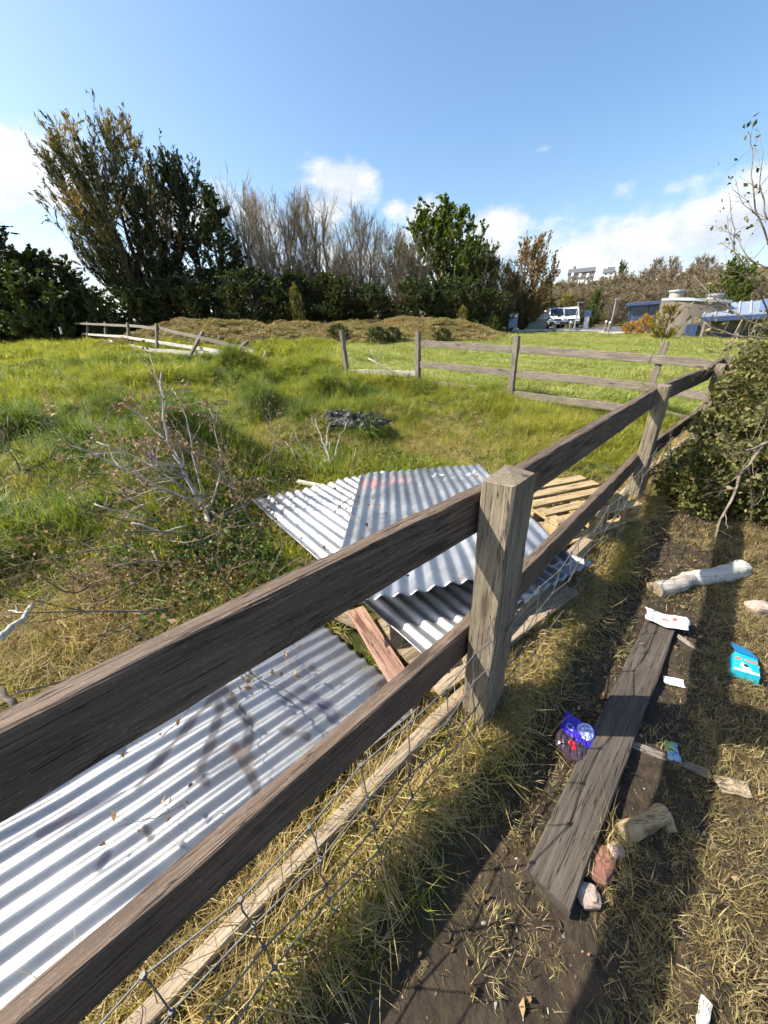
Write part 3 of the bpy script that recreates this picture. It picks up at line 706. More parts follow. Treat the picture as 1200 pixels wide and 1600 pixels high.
nr = np.random.default_rng(11)
def polar(n, r0, r1, a0, a1, power=1.0):
    """random points, denser near the camera for power < 2"""
    u = nr.uniform(0, 1, n); rr = (r0 ** power + u * (r1 ** power - r0 ** power)) ** (1 / power); a = np.radians(nr.uniform(a0, a1, n))
    return rr * np.sin(a), rr * np.cos(a), rr
def inquad(x, y, q):       # inside a convex quad (list of xy)
    s = None
    ok = np.ones(len(x), bool)
    for (ax, ay), (bx, by) in zip(q, q[1:] + q[:1]):
        c = (bx - ax) * (y - ay) - (by - ay) * (x - ax); ok &= c > 0
    ok2 = np.ones(len(x), bool)
    for (ax, ay), (bx, by) in zip(q, q[1:] + q[:1]):
        c = (bx - ax) * (y - ay) - (by - ay) * (x - ax); ok2 &= c < 0
    return ok | ok2
def xy(*v): return [(p[0], p[1]) for p in v]
NEAR_Q = xy(A, B, B + dirn * 2.44, A + dirn * 2.44); LOW_Q = xy(l00, l10, l11, l01); UP_Q = xy(u00, u10, u11, u01)
PLANK_A, PLANK_B = at_z(858, 1392, .06), at_z(1034, 968, .055)
def off_plank(x, y):
    dx, dy = PLANK_B.x - PLANK_A.x, PLANK_B.y - PLANK_A.y; L = math.hypot(dx, dy); u = ((x - PLANK_A.x) * dx + (y - PLANK_A.y) * dy) / L; v = ((x - PLANK_A.x) * dy - (y - PLANK_A.y) * dx) / L
    return ~((np.abs(v) < .10) & (u > -.03) & (u < L + .03))
def clear_sheets(x, y): return ~(inquad(x, y, NEAR_Q) | inquad(x, y, LOW_Q) | inquad(x, y, UP_Q))
g_long = [tuft_mesh('grass_tuft', 100 + i, 34, .21, .07, .42, .0062, M_GRASS, (0, .78), .7) for i in range(6)] + \
         [tuft_mesh('grass_tuft', 120 + i, 30, .17, .07, .75, .0055, M_GRASS, (.45, 1.05), .8) for i in range(3)]
g_tuss = [tuft_mesh('tussock', 140 + i, 60, .30, .07, .50, .0065, M_TUSS, (0, 1), .9) for i in range(4)]
g_far = [tuft_mesh('grass_clump', 160 + i, 34, .20, .16, .5, .014, M_GRASS, (0, .8), .6, segs=2) for i in range(5)]
g_mown = [tuft_mesh('mown_clump', 180 + i, 36, .085, .16, .7, .010, M_MOWN, (0, 1), .6, segs=2) for i in range(4)]
g_straw = [tuft_mesh('straw_tuft', 200 + i, 46, .16, .08, .95, .0036, M_STRAW, (0, 1), 1.3, segs=4) for i in range(5)]
g_strawlong = [tuft_mesh('straw_long', 220 + i, 22, .25, .07, 1.05, .0036, M_STRAW, (.1, 1), 1.3, segs=5) for i in range(4)]
g_turf = [tuft_mesh('turf_tuft', 240 + i, 44, .055, .06, .85, .003, M_TURF, (0, 1), .8, segs=2) for i in range(5)]

def field_mask(x, y): return (fence_perp(x, y) < -.30 - .12 * (x < .2))
# tall green grass, near and mid
x, y, rr = polar(30000, 1.0, 13, -62, 48, 1.15)
bd = beyond(x, y); aa = np.degrees(np.arctan2(x, y)); dens = vnoise(x * .8, y * .8, 21) + .5 * vnoise(x * 2.1, y * 2.1, 22)
brown = np.exp(-((x + 1.2) ** 2 / .9 + (y - 2.3) ** 2 / .8)); strawz = np.exp(-((x + 2.0) ** 2 / .6 + (y - 1.2) ** 2 / .35))
front = 1 - sstep(.5, 2.2, np.hypot(x - .3, y - 4.9)) * 1
keep = field_mask(x, y) & clear_sheets(x, y) & (np.hypot((x + .36) * .8, y - 5.5) > .42) & ~((bd > -.3) & (aa > -6)) & (nr.uniform(0, 1, len(x)) < np.clip(.95 + dens * 2.4 - .9 * brown - 1.0 * strawz - .35 * front, .10 + .5 * (1 - np.clip(brown + strawz, 0, 1)), 1))
x, y, rr = x[keep], y[keep], rr[keep]; dens = dens[keep]
s = np.clip(.88 + dens * 1.4, .58, 1.7) * nr.uniform(.75, 1.25, len(x)) * (1 + .25 * sstep(3, 10, rr))
s *= 1 - .45 * np.exp(-(fence_perp(x, y) + .2) ** 2 / .2) * (x > -.5)
s *= 1 - .4 * np.exp(-((x - .4) ** 2 / 2.5 + (y - 5.0) ** 2 / 2.0))
scatter('meadow_grass', x, y, s, g_long, 'long bright green meadow grass covering the field', 'grass', 31, .22)
# tussocks
cnt = 16; tx, ty, tw_ = TUSS[:, 0], TUSS[:, 1], TUSS[:, 2]
x = (tx[:, None] + nr.normal(0, .5, (len(tx), cnt)) * tw_[:, None]).ravel(); y = (ty[:, None] + nr.normal(0, .5, (len(tx), cnt)) * tw_[:, None]).ravel()
s = np.repeat(nr.uniform(.75, 1.3, len(tx)), cnt) * nr.uniform(.8, 1.2, len(x)); k = ~((beyond(x, y) > -.4) & (np.degrees(np.arctan2(x, y)) > -7)); x, y, s = x[k], y[k], s[k]
scatter('tussock_grass', x, y, s, g_tuss, 'dark green tussocks standing in the field grass', 'grass', 32, .3)
# far rough grass
x, y, rr = polar(16000, 10, 42, -64, 2, 1.3); aa = np.degrees(np.arctan2(x, y))
keep = ~((beyond(x, y) > .2) & (aa > -6)) & (mound(x, y) < .25) & (aa < -1.5 + 0 * x) & ~((np.abs(aa + 27) < 10) & (rr > 13.5) & (rr < 24) & (nr.uniform(0, 1, len(x)) < .6))
x, y, rr = x[keep], y[keep], rr[keep]; dens = vnoise(x * .7, y * .7, 24)
scatter('rough_grass', x, y, np.clip(.9 + dens * 1.3, .4, 1.6) * (1 + .02 * rr), g_far, 'rough green grass rising towards the dark trees', 'grass', 34, .25)
# mown field beyond the cross fence
x, y, rr = polar(30000, 6.0, 50, -10, 54, 1.1); bd = beyond(x, y); aa = np.degrees(np.arctan2(x, y))
keep = (bd > -.4) & (mound(x, y) < .3) & ((fence_perp(x, y) < -.3) | (bd > .6)) & (rr < 27 + (aa > 18) * 12)
x, y, rr = x[keep], y[keep], rr[keep]; dens = vnoise(x * .6, y * 1.5, 25) + .6 * vnoise(x * 2, y * 2, 26)
scatter('mown_grass', x, y, np.clip(.9 + dens * 1.2, .35, 1.8) * (1 + .025 * rr), g_mown, 'pale mown grass of the field beyond the cross fence', 'grass', 35, .2)
# longer greener grass under the cross fence
t_ = nr.uniform(0, 1, 900); seg_ = nr.integers(0, 4, 900); FFa = np.array(FF); x = FFa[seg_, 0] * (1 - t_) + FFa[seg_ + 1, 0] * t_ + nr.normal(0, .35, 900); y = FFa[seg_, 1] * (1 - t_) + FFa[seg_ + 1, 1] * t_ + nr.normal(0, .35, 900)
k = fence_perp(x, y) < -.3
scatter('fence_grass', x[k], y[k], nr.uniform(.6, 1.2, k.sum()), g_long[:6] + g_tuss[:1], 'longer green grass growing under the cross fence', 'grass', 36, .25)
# straw along the near fence
n = 3600; seg_ = nr.choice([0, 0, 1, 1, 1, 2, 3], n); t_ = nr.uniform(0, 1, n); Fa = np.array(FENCE)
nx = np.array([dirs[min(i + 0, 4)].y for i in range(5)]); px_ = nr.normal(-.01, .08, n)
x = Fa[seg_, 0] * (1 - t_) + Fa[seg_ + 1, 0] * t_ + FN[0] * px_; y = Fa[seg_, 1] * (1 - t_) + Fa[seg_ + 1, 1] * t_ + FN[1] * px_
k = clear_sheets(x, y); x, y = x[k], y[k]
scatter('fence_straw', x, y, nr.uniform(.5, 1.15, len(x)), g_straw + g_strawlong[:2] + g_straw + g_strawlong[2:] + g_long[6:8], 'dry straw coloured grass matted along the foot of the near fence', 'dry grass', 37, .4)
# straw patches in the field
pts = []
for cx, cy, sx, sy, n in ((-2.1, 1.25, .6, .42, 1000), (-1.5, 1.7, .5, .35, 300), (-.35, 1.95, .25, .3, 160), (.1, 4.9, .9, .5, 420), (1.0, 5.2, .8, .6, 350), (-1.9, 4.1, .5, .4, 160), (.2, 1.05, .25, .2, 160), (-.55, .45, .5, .35, 700), (-.2, .75, .5, .35, 400), (1.6, 3.2, .5, .5, 200), (3.4, 5.8, .8, .4, 160)):
    pts.append(np.stack([nr.normal(cx, sx, n), nr.normal(cy, sy, n)], 1))
pts.append(np.stack(polar(1500, 2.5, 12, -58, 30, 1.2)[:2], 1))
pts = np.concatenate(pts); k = ~((beyond(pts[:, 0], pts[:, 1]) > -.3) & (pts[:, 0] > -1)) & (np.hypot(pts[:, 0] + .35, pts[:, 1] - 5.4) > .5) & (fence_perp(pts[:, 0], pts[:, 1]) < -.02) & clear_sheets(pts[:, 0], pts[:, 1]); pts = pts[k]
scatter('straw_patches', pts[:, 0], pts[:, 1], nr.uniform(.5, 1.1, len(pts)), g_straw + g_strawlong, 'patches of flattened dry straw in the field', 'dry grass', 38, .5)
# worn turf of the path
x = nr.uniform(-.4, 3.6, 19000); y = nr.uniform(-.2, 3.4, 19000); p = fence_perp(x, y); dn = vnoise(x * 1.6, y * 1.6, 41) + .6 * vnoise(x * 5, y * 5, 42)
lit = sstep(.62, .8, p)  # turf thinned beside the fence, so dark soil stands for shade there
k = (p > .06) & off_plank(x, y) & (nr.uniform(0, 1, len(x)) < np.clip(.12 + 1.1 * lit + dn * .7, .02, 1)); x, y = x[k], y[k]
scatter('path_turf', x, y, nr.uniform(.5, 1.15, len(x)), g_turf, 'short worn straw coloured turf of the path', 'turf', 39, .35)
# loose dead stalks on the path
x = nr.uniform(-.3, 2.4, 200); y = nr.uniform(.1, 2.2, 200); k = (fence_perp(x, y) > .1) & off_plank(x, y); x, y = x[k], y[k]
scatter('path_litter_stalks', x, y, nr.uniform(.3, .7, len(x)), [tuft_mesh('stalks', 260 + i, 3, .16, .05, 1.5, .0035, M_STRAW, (.3, 1), .05, segs=2) for i in range(3)], 'single dead stalks strewn over the dark path', 'stalks', 40, .15)
# greener blades at the foot of the fence, path side
seg_ = nr.choice([0, 0, 1, 1, 2], 150); t_ = nr.uniform(0, 1, 150); px_ = nr.normal(.12, .07, 150)
x = Fa[seg_, 0] * (1 - t_) + Fa[seg_ + 1, 0] * t_ + FN[0] * px_; y = Fa[seg_, 1] * (1 - t_) + Fa[seg_ + 1, 1] * t_ + FN[1] * px_
scatter('fence_foot_grass', x, y, nr.uniform(.4, .95, len(x)), g_long[:1] + g_strawlong, 'loose green and dry blades hanging through the netting', 'grass', 43, .6)
# dead bracken on the mound
g_br = [cluster_mesh('bracken_clump', 300 + i, 90, .45, .6, .13, M_BRACKEN) for i in range(4)]
x, y, rr = polar(9000, 20, 40, -40, 22, 1.2); mk = mound(x, y); k = (mk > .12) & (nr.uniform(0, 1, len(x)) < .4 + .6 * mk) & (rr < 33 + nr.uniform(0, 6, len(x))); x, y = x[k], y[k]
scatter('bracken', x, y, nr.uniform(.35, .9, len(x)) * (1 + .5 * vnoise(x * .5, y * .5, 44)), g_br, 'brown dead bracken covering the low mound before the trees', 'bracken', 45, .25, aspect=.7)
# low leafy weeds round the dead branches
M_WEED = leaf_mat('weed_leaves', [(.02, .05, .012), (.05, .10, .02), (.10, .15, .03)], .3)
M_DEADLEAF = leaf_mat('dead_leaves', [(.12, .07, .03), (.25, .15, .07), (.36, .25, .13)], .25)
g_weed = [cluster_mesh('weed', 320 + i, 70, .13, 1.1, .028, M_WEED) for i in range(3)] + [cluster_mesh('dead_weed', 330 + i, 46, .13, 1.1, .024, M_DEADLEAF) for i in range(3)]
pp = []
for cx, cy, sx, sy, n in ((-.95, 2.45, .36, .30, 300), (-1.25, 2.05, .4, .25, 130), (-.75, 3.75, .4, .3, 150), (-.35, 4.2, .5, .3, 100), (-1.5, 3.1, .4, .4, 90)):
    pp.append(np.stack([nr.normal(cx, sx, n), nr.normal(cy, sy, n)], 1))
pp = np.concatenate(pp); k = (fence_perp(pp[:, 0], pp[:, 1]) < -.3) & clear_sheets(pp[:, 0], pp[:, 1]) & clear_sheets(pp[:, 0] + .13, pp[:, 1]) & clear_sheets(pp[:, 0], pp[:, 1] - .13) & clear_sheets(pp[:, 0] + .1, pp[:, 1] + .1); pp = pp[k]
scatter('leafy_weeds', pp[:, 0], pp[:, 1], nr.uniform(.6, 1.5, len(pp)), g_weed, 'low dark leafy weeds around the dead branches', 'weeds', 46, .3)

# ------------------------------------------------------------------ branches and trees
def branch_lines(r, start, d, L, rad, depth, spread=.6, up=.15, n=4, kids=(3, 5), out=None, taper=.35, wob=.18, first=.3):
    """recursive polylines for dead branches and bare twigs"""
    out = [] if out is None else out; p = Vector(start); d = Vector(d).normalized(); pts = [p.copy()]; rs = [rad]
    for i in range(n):
        d = (d + Vector((r.gauss(0, wob), r.gauss(0, wob), r.gauss(0, wob) + up * .3))).normalized(); p = p + d * (L / n); pts.append(p.copy()); rs.append(rad * (1 - (1 - taper) * (i + 1) / n))
    out.append((pts, rs, depth))
    if depth > 0:
        for k in range(r.randint(*kids)):
            u = r.uniform(first, .97); i = min(n - 1, int(u * n)); q = pts[i].lerp(pts[i + 1], u * n - i)
            dd = (pts[i + 1] - pts[i]).normalized(); s = Vector((r.gauss(0, 1), r.gauss(0, 1), r.gauss(0, 1))); s = (s - dd * s.dot(dd)).normalized()
            nd = (dd + s * spread * r.uniform(.6, 1.5) + Vector((0, 0, up))).normalized()
            branch_lines(r, q, nd, L * r.uniform(.35, .65), max(rs[i] * .6, .0006), depth - 1, spread, up, max(2, n - 1), kids, out, taper, wob, first)
    return out

def make_tree_meshes(seed, H, env, n_limbs, sweep, trunk_r, twigs=(10, 14), twig_len=.13, leaf=None, bare=False, stems=1, stem_spread=.1, limb_r=.25, low=.06, twig_r=.02, sub=2, dome=1.0):
    """returns trunk MB, twig MB, leaf centres, leaf directions.
    env: list of (height fraction, radius m); limbs sweep upwards from the trunk to the envelope"""
    r = random.Random(seed); tr = MB(); tw = MB(); LC = []; LD = []
    hs = [e[0] for e in env]; rs_ = [e[1] for e in env]
    def envr(h): return float(np.interp(h, hs, rs_))
    stem_pts = []
    for s in range(stems):
        a = r.uniform(0, 6.28); sp = stem_spread * H * (r.uniform(.3, 1) if stems > 1 else r.uniform(0, .3)); top = H * r.uniform(.82, .97)
        pts = []
        for i in range(8):
            u = i / 7; pts.append(Vector((math.cos(a) * sp * u ** 1.2 + r.gauss(0, .012 * H) * (u > 0), math.sin(a) * sp * u ** 1.2 + r.gauss(0, .012 * H) * (u > 0), top * u - .3 * (1 - u))))
        tr.tube(pts, [trunk_r * (1 - u / 8.2) * (1.35 if u == 0 else 1) for u in range(8)], 7); stem_pts.append(pts)
    for l in range(n_limbs):
        st = r.choice(stem_pts); he = r.uniform(low + .06, 1.0) ** dome
        he = min(he, 1.0); rad = envr(he) * r.uniform(.55, 1.08); a = r.uniform(0, 6.28)
        hst = max(low * r.uniform(.6, 1.3), he - sweep * rad / H * r.uniform(.7, 1.3) - .02); u = min(hst * H / st[-1].z, .98) * 7; i = min(6, int(max(u, 0)))
        p0 = st[i].lerp(st[i + 1], u - i); p2 = Vector((p0.x * .5 + math.cos(a) * rad, p0.y * .5 + math.sin(a) * rad, he * H))
        p1 = p0.lerp(p2, .5) + Vector((math.cos(a) * rad * .22, math.sin(a) * rad * .22, -.06 * H * sweep * .5))
        lp = [p0 * (1 - t) ** 2 + p1 * 2 * t * (1 - t) + p2 * t * t for t in (0, .25, .5, .75, 1)]
        lp = [lp[0]] + [q + Vector((r.gauss(0, .008 * H), r.gauss(0, .008 * H), r.gauss(0, .006 * H))) for q in lp[1:]]
        r0 = trunk_r * limb_r * r.uniform(.6, 1.2); tr.tube(lp, [r0, r0 * .8, r0 * .6, r0 * .42, r0 * .22], 4, cap=False)
        for k in range(r.randint(*twigs)):
            t = r.uniform(.25, 1.0); i = min(3, int(t * 4)); q = lp[i].lerp(lp[i + 1], t * 4 - i); dd = (lp[i + 1] - lp[i]).normalized()
            s = Vector((r.gauss(0, 1), r.gauss(0, 1), r.gauss(0, 1)))
            nd = (dd * .9 + s * .42 + Vector((0, 0, .25 + .2 * sweep))).normalized(); L = twig_len * H * r.uniform(.45, 1.1)
            m1 = q + nd * L * .5 + Vector((r.gauss(0, .05), r.gauss(0, .05), r.gauss(0, .05))) * L; e = q + nd * L + Vector((0, 0, .08 * L))
            tw.tube([q, m1, e], [twig_r, twig_r * .7, twig_r * .3], 3, cap=False); seg = [(q, m1, e, nd, L)]
            for _ in range(sub):
                tt = r.uniform(.25, .95); b = q.lerp(e, tt); s = Vector((r.gauss(0, 1), r.gauss(0, 1), r.gauss(0, 1))); n2 = (nd + s * .4 + Vector((0, 0, .2))).normalized(); L2 = L * r.uniform(.3, .6); e2 = b + n2 * L2
                tw.tube([b, e2], [twig_r * .6, twig_r * .2], 3, cap=False); seg.append((b, b.lerp(e2, .5), e2, n2, L2))
            if leaf:
                for (a_, m_, e_, d_, l_) in seg:
                    for j in range(leaf):
                        t2 = r.uniform(.1, 1.05); LC.append(a_.lerp(e_, t2) + Vector((r.gauss(0, .07), r.gauss(0, .07), r.gauss(0, .07))) * l_); LD.append(d_)
    return tr, tw, np.array([tuple(c) for c in LC]), np.array([tuple(d) for d in LD])
M_CYP = leaf_mat('cypress_foliage', [(.02, .03, .012), (.045, .06, .018), (.09, .10, .03)], .25, patch=((.34, .24, .05), .22, .50, .60))
M_IVY = leaf_mat('ivy_foliage', [(.018, .03, .012), (.04, .06, .018), (.08, .10, .026)], .25)
M_POP = leaf_mat('poplar_foliage', [(.045, .07, .012), (.09, .13, .02), (.16, .20, .035)], .38)
M_OLIVE = leaf_mat('olive_foliage', [(.05, .055, .018), (.085, .085, .025), (.13, .12, .035)], .3)
M_COPPER = leaf_mat('copper_foliage', [(.13, .08, .03), (.24, .15, .05), (.33, .23, .08)], .3)
M_HAZEBUD = leaf_mat('budding_foliage', [(.14, .11, .07), (.20, .16, .095), (.25, .19, .11)], .3)
M_YELLOW = leaf_mat('yellow_green_foliage', [(.15, .15, .02), (.25, .22, .03), (.34, .28, .04)], .35)
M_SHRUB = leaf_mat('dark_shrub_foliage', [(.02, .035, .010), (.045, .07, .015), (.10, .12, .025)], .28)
M_SHRUBLT = leaf_mat('bright_shrub_foliage', [(.05, .08, .016), (.10, .14, .022), (.18, .20, .03)], .35)  # brighter yellow green leaves than the dark shrubs
M_GORSE = leaf_mat('gorse_flowers', [(.14, .13, .02), (.62, .33, .02), (.80, .46, .03)], .35)

KINDS = {}
def tree_kind(key, mat, seed, H, env, n, sweep, tr_r, size, tint=(0, 1), aspect=.45, twigmat=None, trunkmat=None, **k):
    tr, tw, lc, ld = make_tree_meshes(seed, H, env, n, sweep, tr_r, **k)
    parts = [('trunk', mesh_np('trunk', tr.v, tr.f, True, [trunkmat or M_TRUNK])), ('twigs', mesh_np('twigs', tw.v, tw.f, False, [twigmat or M_TWIG]))]
    if len(lc): parts.append(('crown', leaves_mesh('crown', lc, np.random.default_rng(seed), size, mat, tint, ld, aspect)))
    KINDS[key] = (max(v[2] for v in tw.v) * .985, parts)
tree_kind('cypress', M_CYP, 1, 16, [(0, .8), (.15, 2.6), (.4, 5.6), (.62, 6.6), (.8, 5.4), (.93, 3.4), (1, 1.4)], 150, 1.25, .30, .40, stems=7, stem_spread=.24, twigs=(12, 16), leaf=10, twig_len=.115, sub=1, aspect=.26, dome=.75)
tree_kind('spire', M_IVY, 2, 14, [(0, 1.4), (.2, 2.0), (.5, 2.0), (.75, 1.5), (.9, 1.7), (1, .8)], 80, 1.1, .26, .34, stems=2, stem_spread=.04, twigs=(10, 13), leaf=5, twig_len=.085, sub=1, aspect=.4)
tree_kind('ivied', M_IVY, 3, 13, [(0, 1.3), (.3, 1.7), (.6, 1.7), (.75, 1.3), (.85, .8), (1, .4)], 70, .8, .26, .32, stems=2, stem_spread=.05, twigs=(10, 13), leaf=5, twig_len=.075, sub=1, aspect=.6)
for i, sd_ in enumerate((4, 5, 6)):
    tree_kind('bare%d' % i, M_HAZEBUD, sd_, 13, [(0, .5), (.25, 1.6), (.5, 3.0), (.75, 3.2), (.92, 2.2), (1, 1.2)], 62, 2.2, .20, .12, stems=3, stem_spread=.12, twigs=(10, 14), leaf=None, twig_len=.15, sub=7, twigmat=M_TWIGPALE if i != 1 else M_TWIG, trunkmat=M_TWIG, twig_r=.021, dome=.8)
tree_kind('willow', M_HAZEBUD, 7, 9, [(0, 2.0), (.3, 4.0), (.6, 4.3), (.85, 3.0), (1, 1.4)], 110, 1.2, .18, .13, stems=6, stem_spread=.25, twigs=(11, 14), leaf=1, twig_len=.18, sub=6, twigmat=M_TWIG, trunkmat=M_TWIG, twig_r=.022, aspect=.5)
tree_kind('poplar', M_POP, 8, 13, [(0, .8), (.25, 3.2), (.5, 5.0), (.72, 4.8), (.88, 3.6), (1, 1.8)], 110, 1.7, .26, .36, stems=4, stem_spread=.12, twigs=(11, 14), leaf=9, twig_len=.10, sub=1, aspect=.6, dome=.75, trunkmat=M_TWIGPALE)
tree_kind('copper', M_COPPER, 9, 12, [(0, .8), (.2, 2.6), (.5, 3.6), (.75, 3.2), (.9, 2.2), (1, 1.2)], 90, 1.9, .22, .26, stems=3, stem_spread=.12, twigs=(11, 14), leaf=7, twig_len=.11, sub=1, aspect=.6, dome=.8)
tree_kind('olive', M_OLIVE, 10, 9, [(0, 1.5), (.3, 3.2), (.6, 3.4), (.85, 2.4), (1, 1.1)], 85, 1.2, .2, .24, stems=3, stem_spread=.14, twigs=(10, 13), leaf=4, twig_len=.13, sub=2, aspect=.55)
tree_kind('shrub', M_SHRUB, 11, 4, [(0, 1.8), (.3, 2.2), (.6, 1.9), (.85, 1.2), (1, .5)], 60, .7, .09, .20, stems=4, stem_spread=.2, twigs=(9, 12), leaf=6, twig_len=.18, sub=1, aspect=.6, low=.02)
tree_kind('bright_shrub', M_SHRUBLT, 12, 3, [(0, 1.0), (.4, 1.5), (.75, 1.2), (1, .4)], 45, .9, .07, .16, stems=4, stem_spread=.2, twigs=(8, 11), leaf=5, twig_len=.18, sub=1, aspect=.6, low=.03)
tree_kind('yellow_bush', M_YELLOW, 13, 3, [(0, .8), (.3, 1.4), (.6, 1.4), (.85, 1.0), (1, .4)], 45, .9, .06, .15, stems=3, stem_spread=.16, twigs=(8, 11), leaf=5, twig_len=.16, sub=1, aspect=.6, low=.03)
tree_kind('gorse', M_GORSE, 14, 2.0, [(0, 1.3), (.4, 1.4), (.75, 1.0), (1, .4)], 45, .6, .05, .12, stems=4, stem_spread=.3, twigs=(9, 12), leaf=7, twig_len=.2, sub=1, aspect=.6, low=.02)
tree_kind('belt_brown', M_HAZEBUD, 15, 11, [(0, 1.2), (.3, 3.2), (.6, 3.8), (.85, 2.8), (1, 1.2)], 70, 1.4, .2, .30, stems=3, stem_spread=.13, twigs=(10, 13), leaf=3, twig_len=.15, sub=2, twigmat=M_TWIGPALE, trunkmat=M_TWIG, aspect=.6, twig_r=.025)
tree_kind('belt_green', M_POP, 16, 9, [(0, 1.4), (.3, 3.0), (.6, 3.0), (.85, 2.0), (1, .9)], 65, 1.0, .2, .32, stems=2, stem_spread=.1, twigs=(10, 13), leaf=6, twig_len=.13, sub=1, aspect=.6)
def plant(name, kind, px, D, ytop, label, cat='tree', group=None, ybase=None, wide=1.0, rot=None):
    """a plant whose foot is at pixel column px, D metres away, reaching up to pixel row ytop"""
    top = at_r(px, ytop, D); H0, parts = KINDS[kind]
    b = at_r(px, (ytop + 505) / 2 if ybase is None else ybase, D); gx, gy = b.x, b.y; g = hz(gx, gy) - .05
    h = max(.4, top.z - g); s = h / H0; rz = rng.uniform(0, 6.28) if rot is None else rot
    o = thing(name, (gx, gy, g), label, cat, group)
    for nm, me in parts:
        c = bpy.data.objects.new(nm, me)
        put(c, Matrix.Translation((gx, gy, g)) @ Matrix.Rotation(rz, 4, 'Z') @ Matrix.Diagonal((s * wide, s * wide, s, 1)), o)
    return o
G_L = 'dark shrubs under the left trees'; G_B = 'bare trees in the hedgerow'; G_BELT = 'hazy trees on the hillside'
plant('cypress_tree', 'cypress', 198, 46, 176, 'tall fan shaped dark cypress with golden foliage, tallest tree at left', wide=.9, rot=2.2)
plant('conifer_tree', 'spire', 297, 45, 222, 'slim dark spire shaped conifer right of the fan shaped cypress', rot=1, wide=1.0)
plant('ivy_clad_tree', 'ivied', 345, 40, 292, 'dark ivy clad tree beside the slim conifer', wide=1.25)
plant('conifer_tree', 'ivied', 8, 46, 330, 'dark ivied tree cut off by the left edge of the picture', wide=1.5)
plant('conifer_tree', 'ivied', 238, 43, 290, 'dark tree filling the gap between the cypress and the slim conifer', wide=1.0)
plant('bare_tree', 'bare0', 385, 42, 262, 'pale bare tree just right of the ivy clad tree', wide=1.25)
plant('bare_tree', 'bare1', 450, 42, 284, 'grey bare tree under the left side of the big white cloud', wide=1.3)
plant('bare_tree', 'bare2', 505, 43, 290, 'spreading bare tree directly under the big white cloud', wide=1.45)
plant('bare_tree', 'bare0', 568, 42, 304, 'bare grey tree left of the green poplar', wide=1.4)
plant('bare_tree', 'bare2', 418, 45, 290, 'thin bare tree standing behind its neighbours left of the big cloud', wide=1.2)
plant('willow_tree', 'willow', 622, 40, 348, 'rounded grey brown leafless willow in front of the green poplar', wide=1.15)
plant('willow_tree', 'willow', 540, 40, 385, 'lower grey brown willow below the bare trees', wide=1.2)
plant('willow_tree', 'willow', 470, 41, 395, 'lowest grey brown willow in the middle of the hedgerow', wide=1.2)
plant('willow_tree', 'willow', 785, 46, 400, 'brown leafless willow left of the copper tree', wide=.9)
plant('poplar_tree', 'poplar', 688, 45, 316, 'bright green leafy poplar rising above the willow', wide=1.5)
plant('poplar_tree', 'poplar', 745, 50, 372, 'smaller green poplar half hidden behind the olive tree', wide=.95)
plant('olive_tree', 'olive', 755, 42, 395, 'olive brown tree at the right end of the hedgerow', wide=1.2)
plant('copper_tree', 'copper', 825, 47, 366, 'copper orange leaved tree at the right end of the hedgerow', wide=1.25)
plant('olive_tree', 'olive', 800, 45, 436, 'low olive brown bush beneath the copper tree', wide=1.0)
for px, D, yt, kind, w, lab in ((25, 45, 400, 'shrub', 1.3, 'dark green shrub mass at the far left edge'), (70, 46, 390, 'shrub', 1.1, 'tall dark shrub below the left side of the cypress'),
        (112, 46, 430, 'shrub', 1.3, 'dark shrub in front of the cypress trunks'), (215, 44, 440, 'shrub', 1.2, 'dark shrub at the foot of the cypress'),
        (275, 43, 425, 'shrub', 1.2, 'dark shrub at the foot of the slim conifer'), (335, 41, 415, 'shrub', 1.2, 'dark shrub at the foot of the ivy clad tree'),
        (395, 38, 415, 'shrub', 1.2, 'dark undergrowth below the pale bare tree'), (455, 38, 425, 'shrub', 1.25, 'dark undergrowth below the grey bare tree'),
        (515, 38, 425, 'shrub', 1.25, 'dark undergrowth below the spreading bare tree'), (580, 37.5, 440, 'shrub', 1.3, 'dark undergrowth below the willows'),
        (650, 37.5, 432, 'shrub', 1.35, 'dark undergrowth below the green poplar'), (715, 38, 430, 'shrub', 1.25, 'dark undergrowth left of the olive tree'),
        (765, 39, 450, 'shrub', 1.2, 'dark shrub under the olive tree'), (842, 56, 455, 'shrub', 1.1, 'dark shrub behind the grey container')):
    plant('shrub', kind, px, D, yt, lab, 'shrub', None, wide=w * 1.25)
plant('shrub', 'bright_shrub', 155, 43, 452, 'bright yellow green shrub in front of the cypress trunks', 'shrub', None, wide=1.0)
plant('shrub', 'bright_shrub', 55, 43, 432, 'bright green shrub at the far left below the trees', 'shrub', None, wide=1.1)
for px_, yt_, D_, lb_ in ((528, 507, 24, 'low dark scrub clump on the mound just above the bare leaning post'), (588, 512, 23, 'low dark scrub clump on the mound between the bare post and the cross fence'), (612, 512, 23.5, 'low dark scrub clump on the mound left of the first cross fence post'), (692, 514, 24, 'low dark scrub clump on the mound behind the first cross fence bay')):
    plant('scrub_clump', 'shrub', px_, D_, yt_ - 2, lb_, 'scrub', 'scrub along the mound', wide=1.7)
plant('sapling', 'yellow_bush', 463, 35, 440, 'small yellow leaved sapling on the mound below the bare trees', 'sapling', None, wide=.45)
plant('sapling', 'yellow_bush', 722, 34, 476, 'small orange yellow bush at the right end of the mound', 'sapling', None, wide=.8)
plant('shrub', 'bright_shrub', 770, 36, 492, 'low leafy bush right of the mound', 'shrub', None, wide=1.3)
plant('shrub', 'bright_shrub', 745, 33, 500, 'low leafy bush on the end of the mound', 'shrub', None, wide=1.2)
HB = 'hazy brown budding tree on the hillside behind the car park'
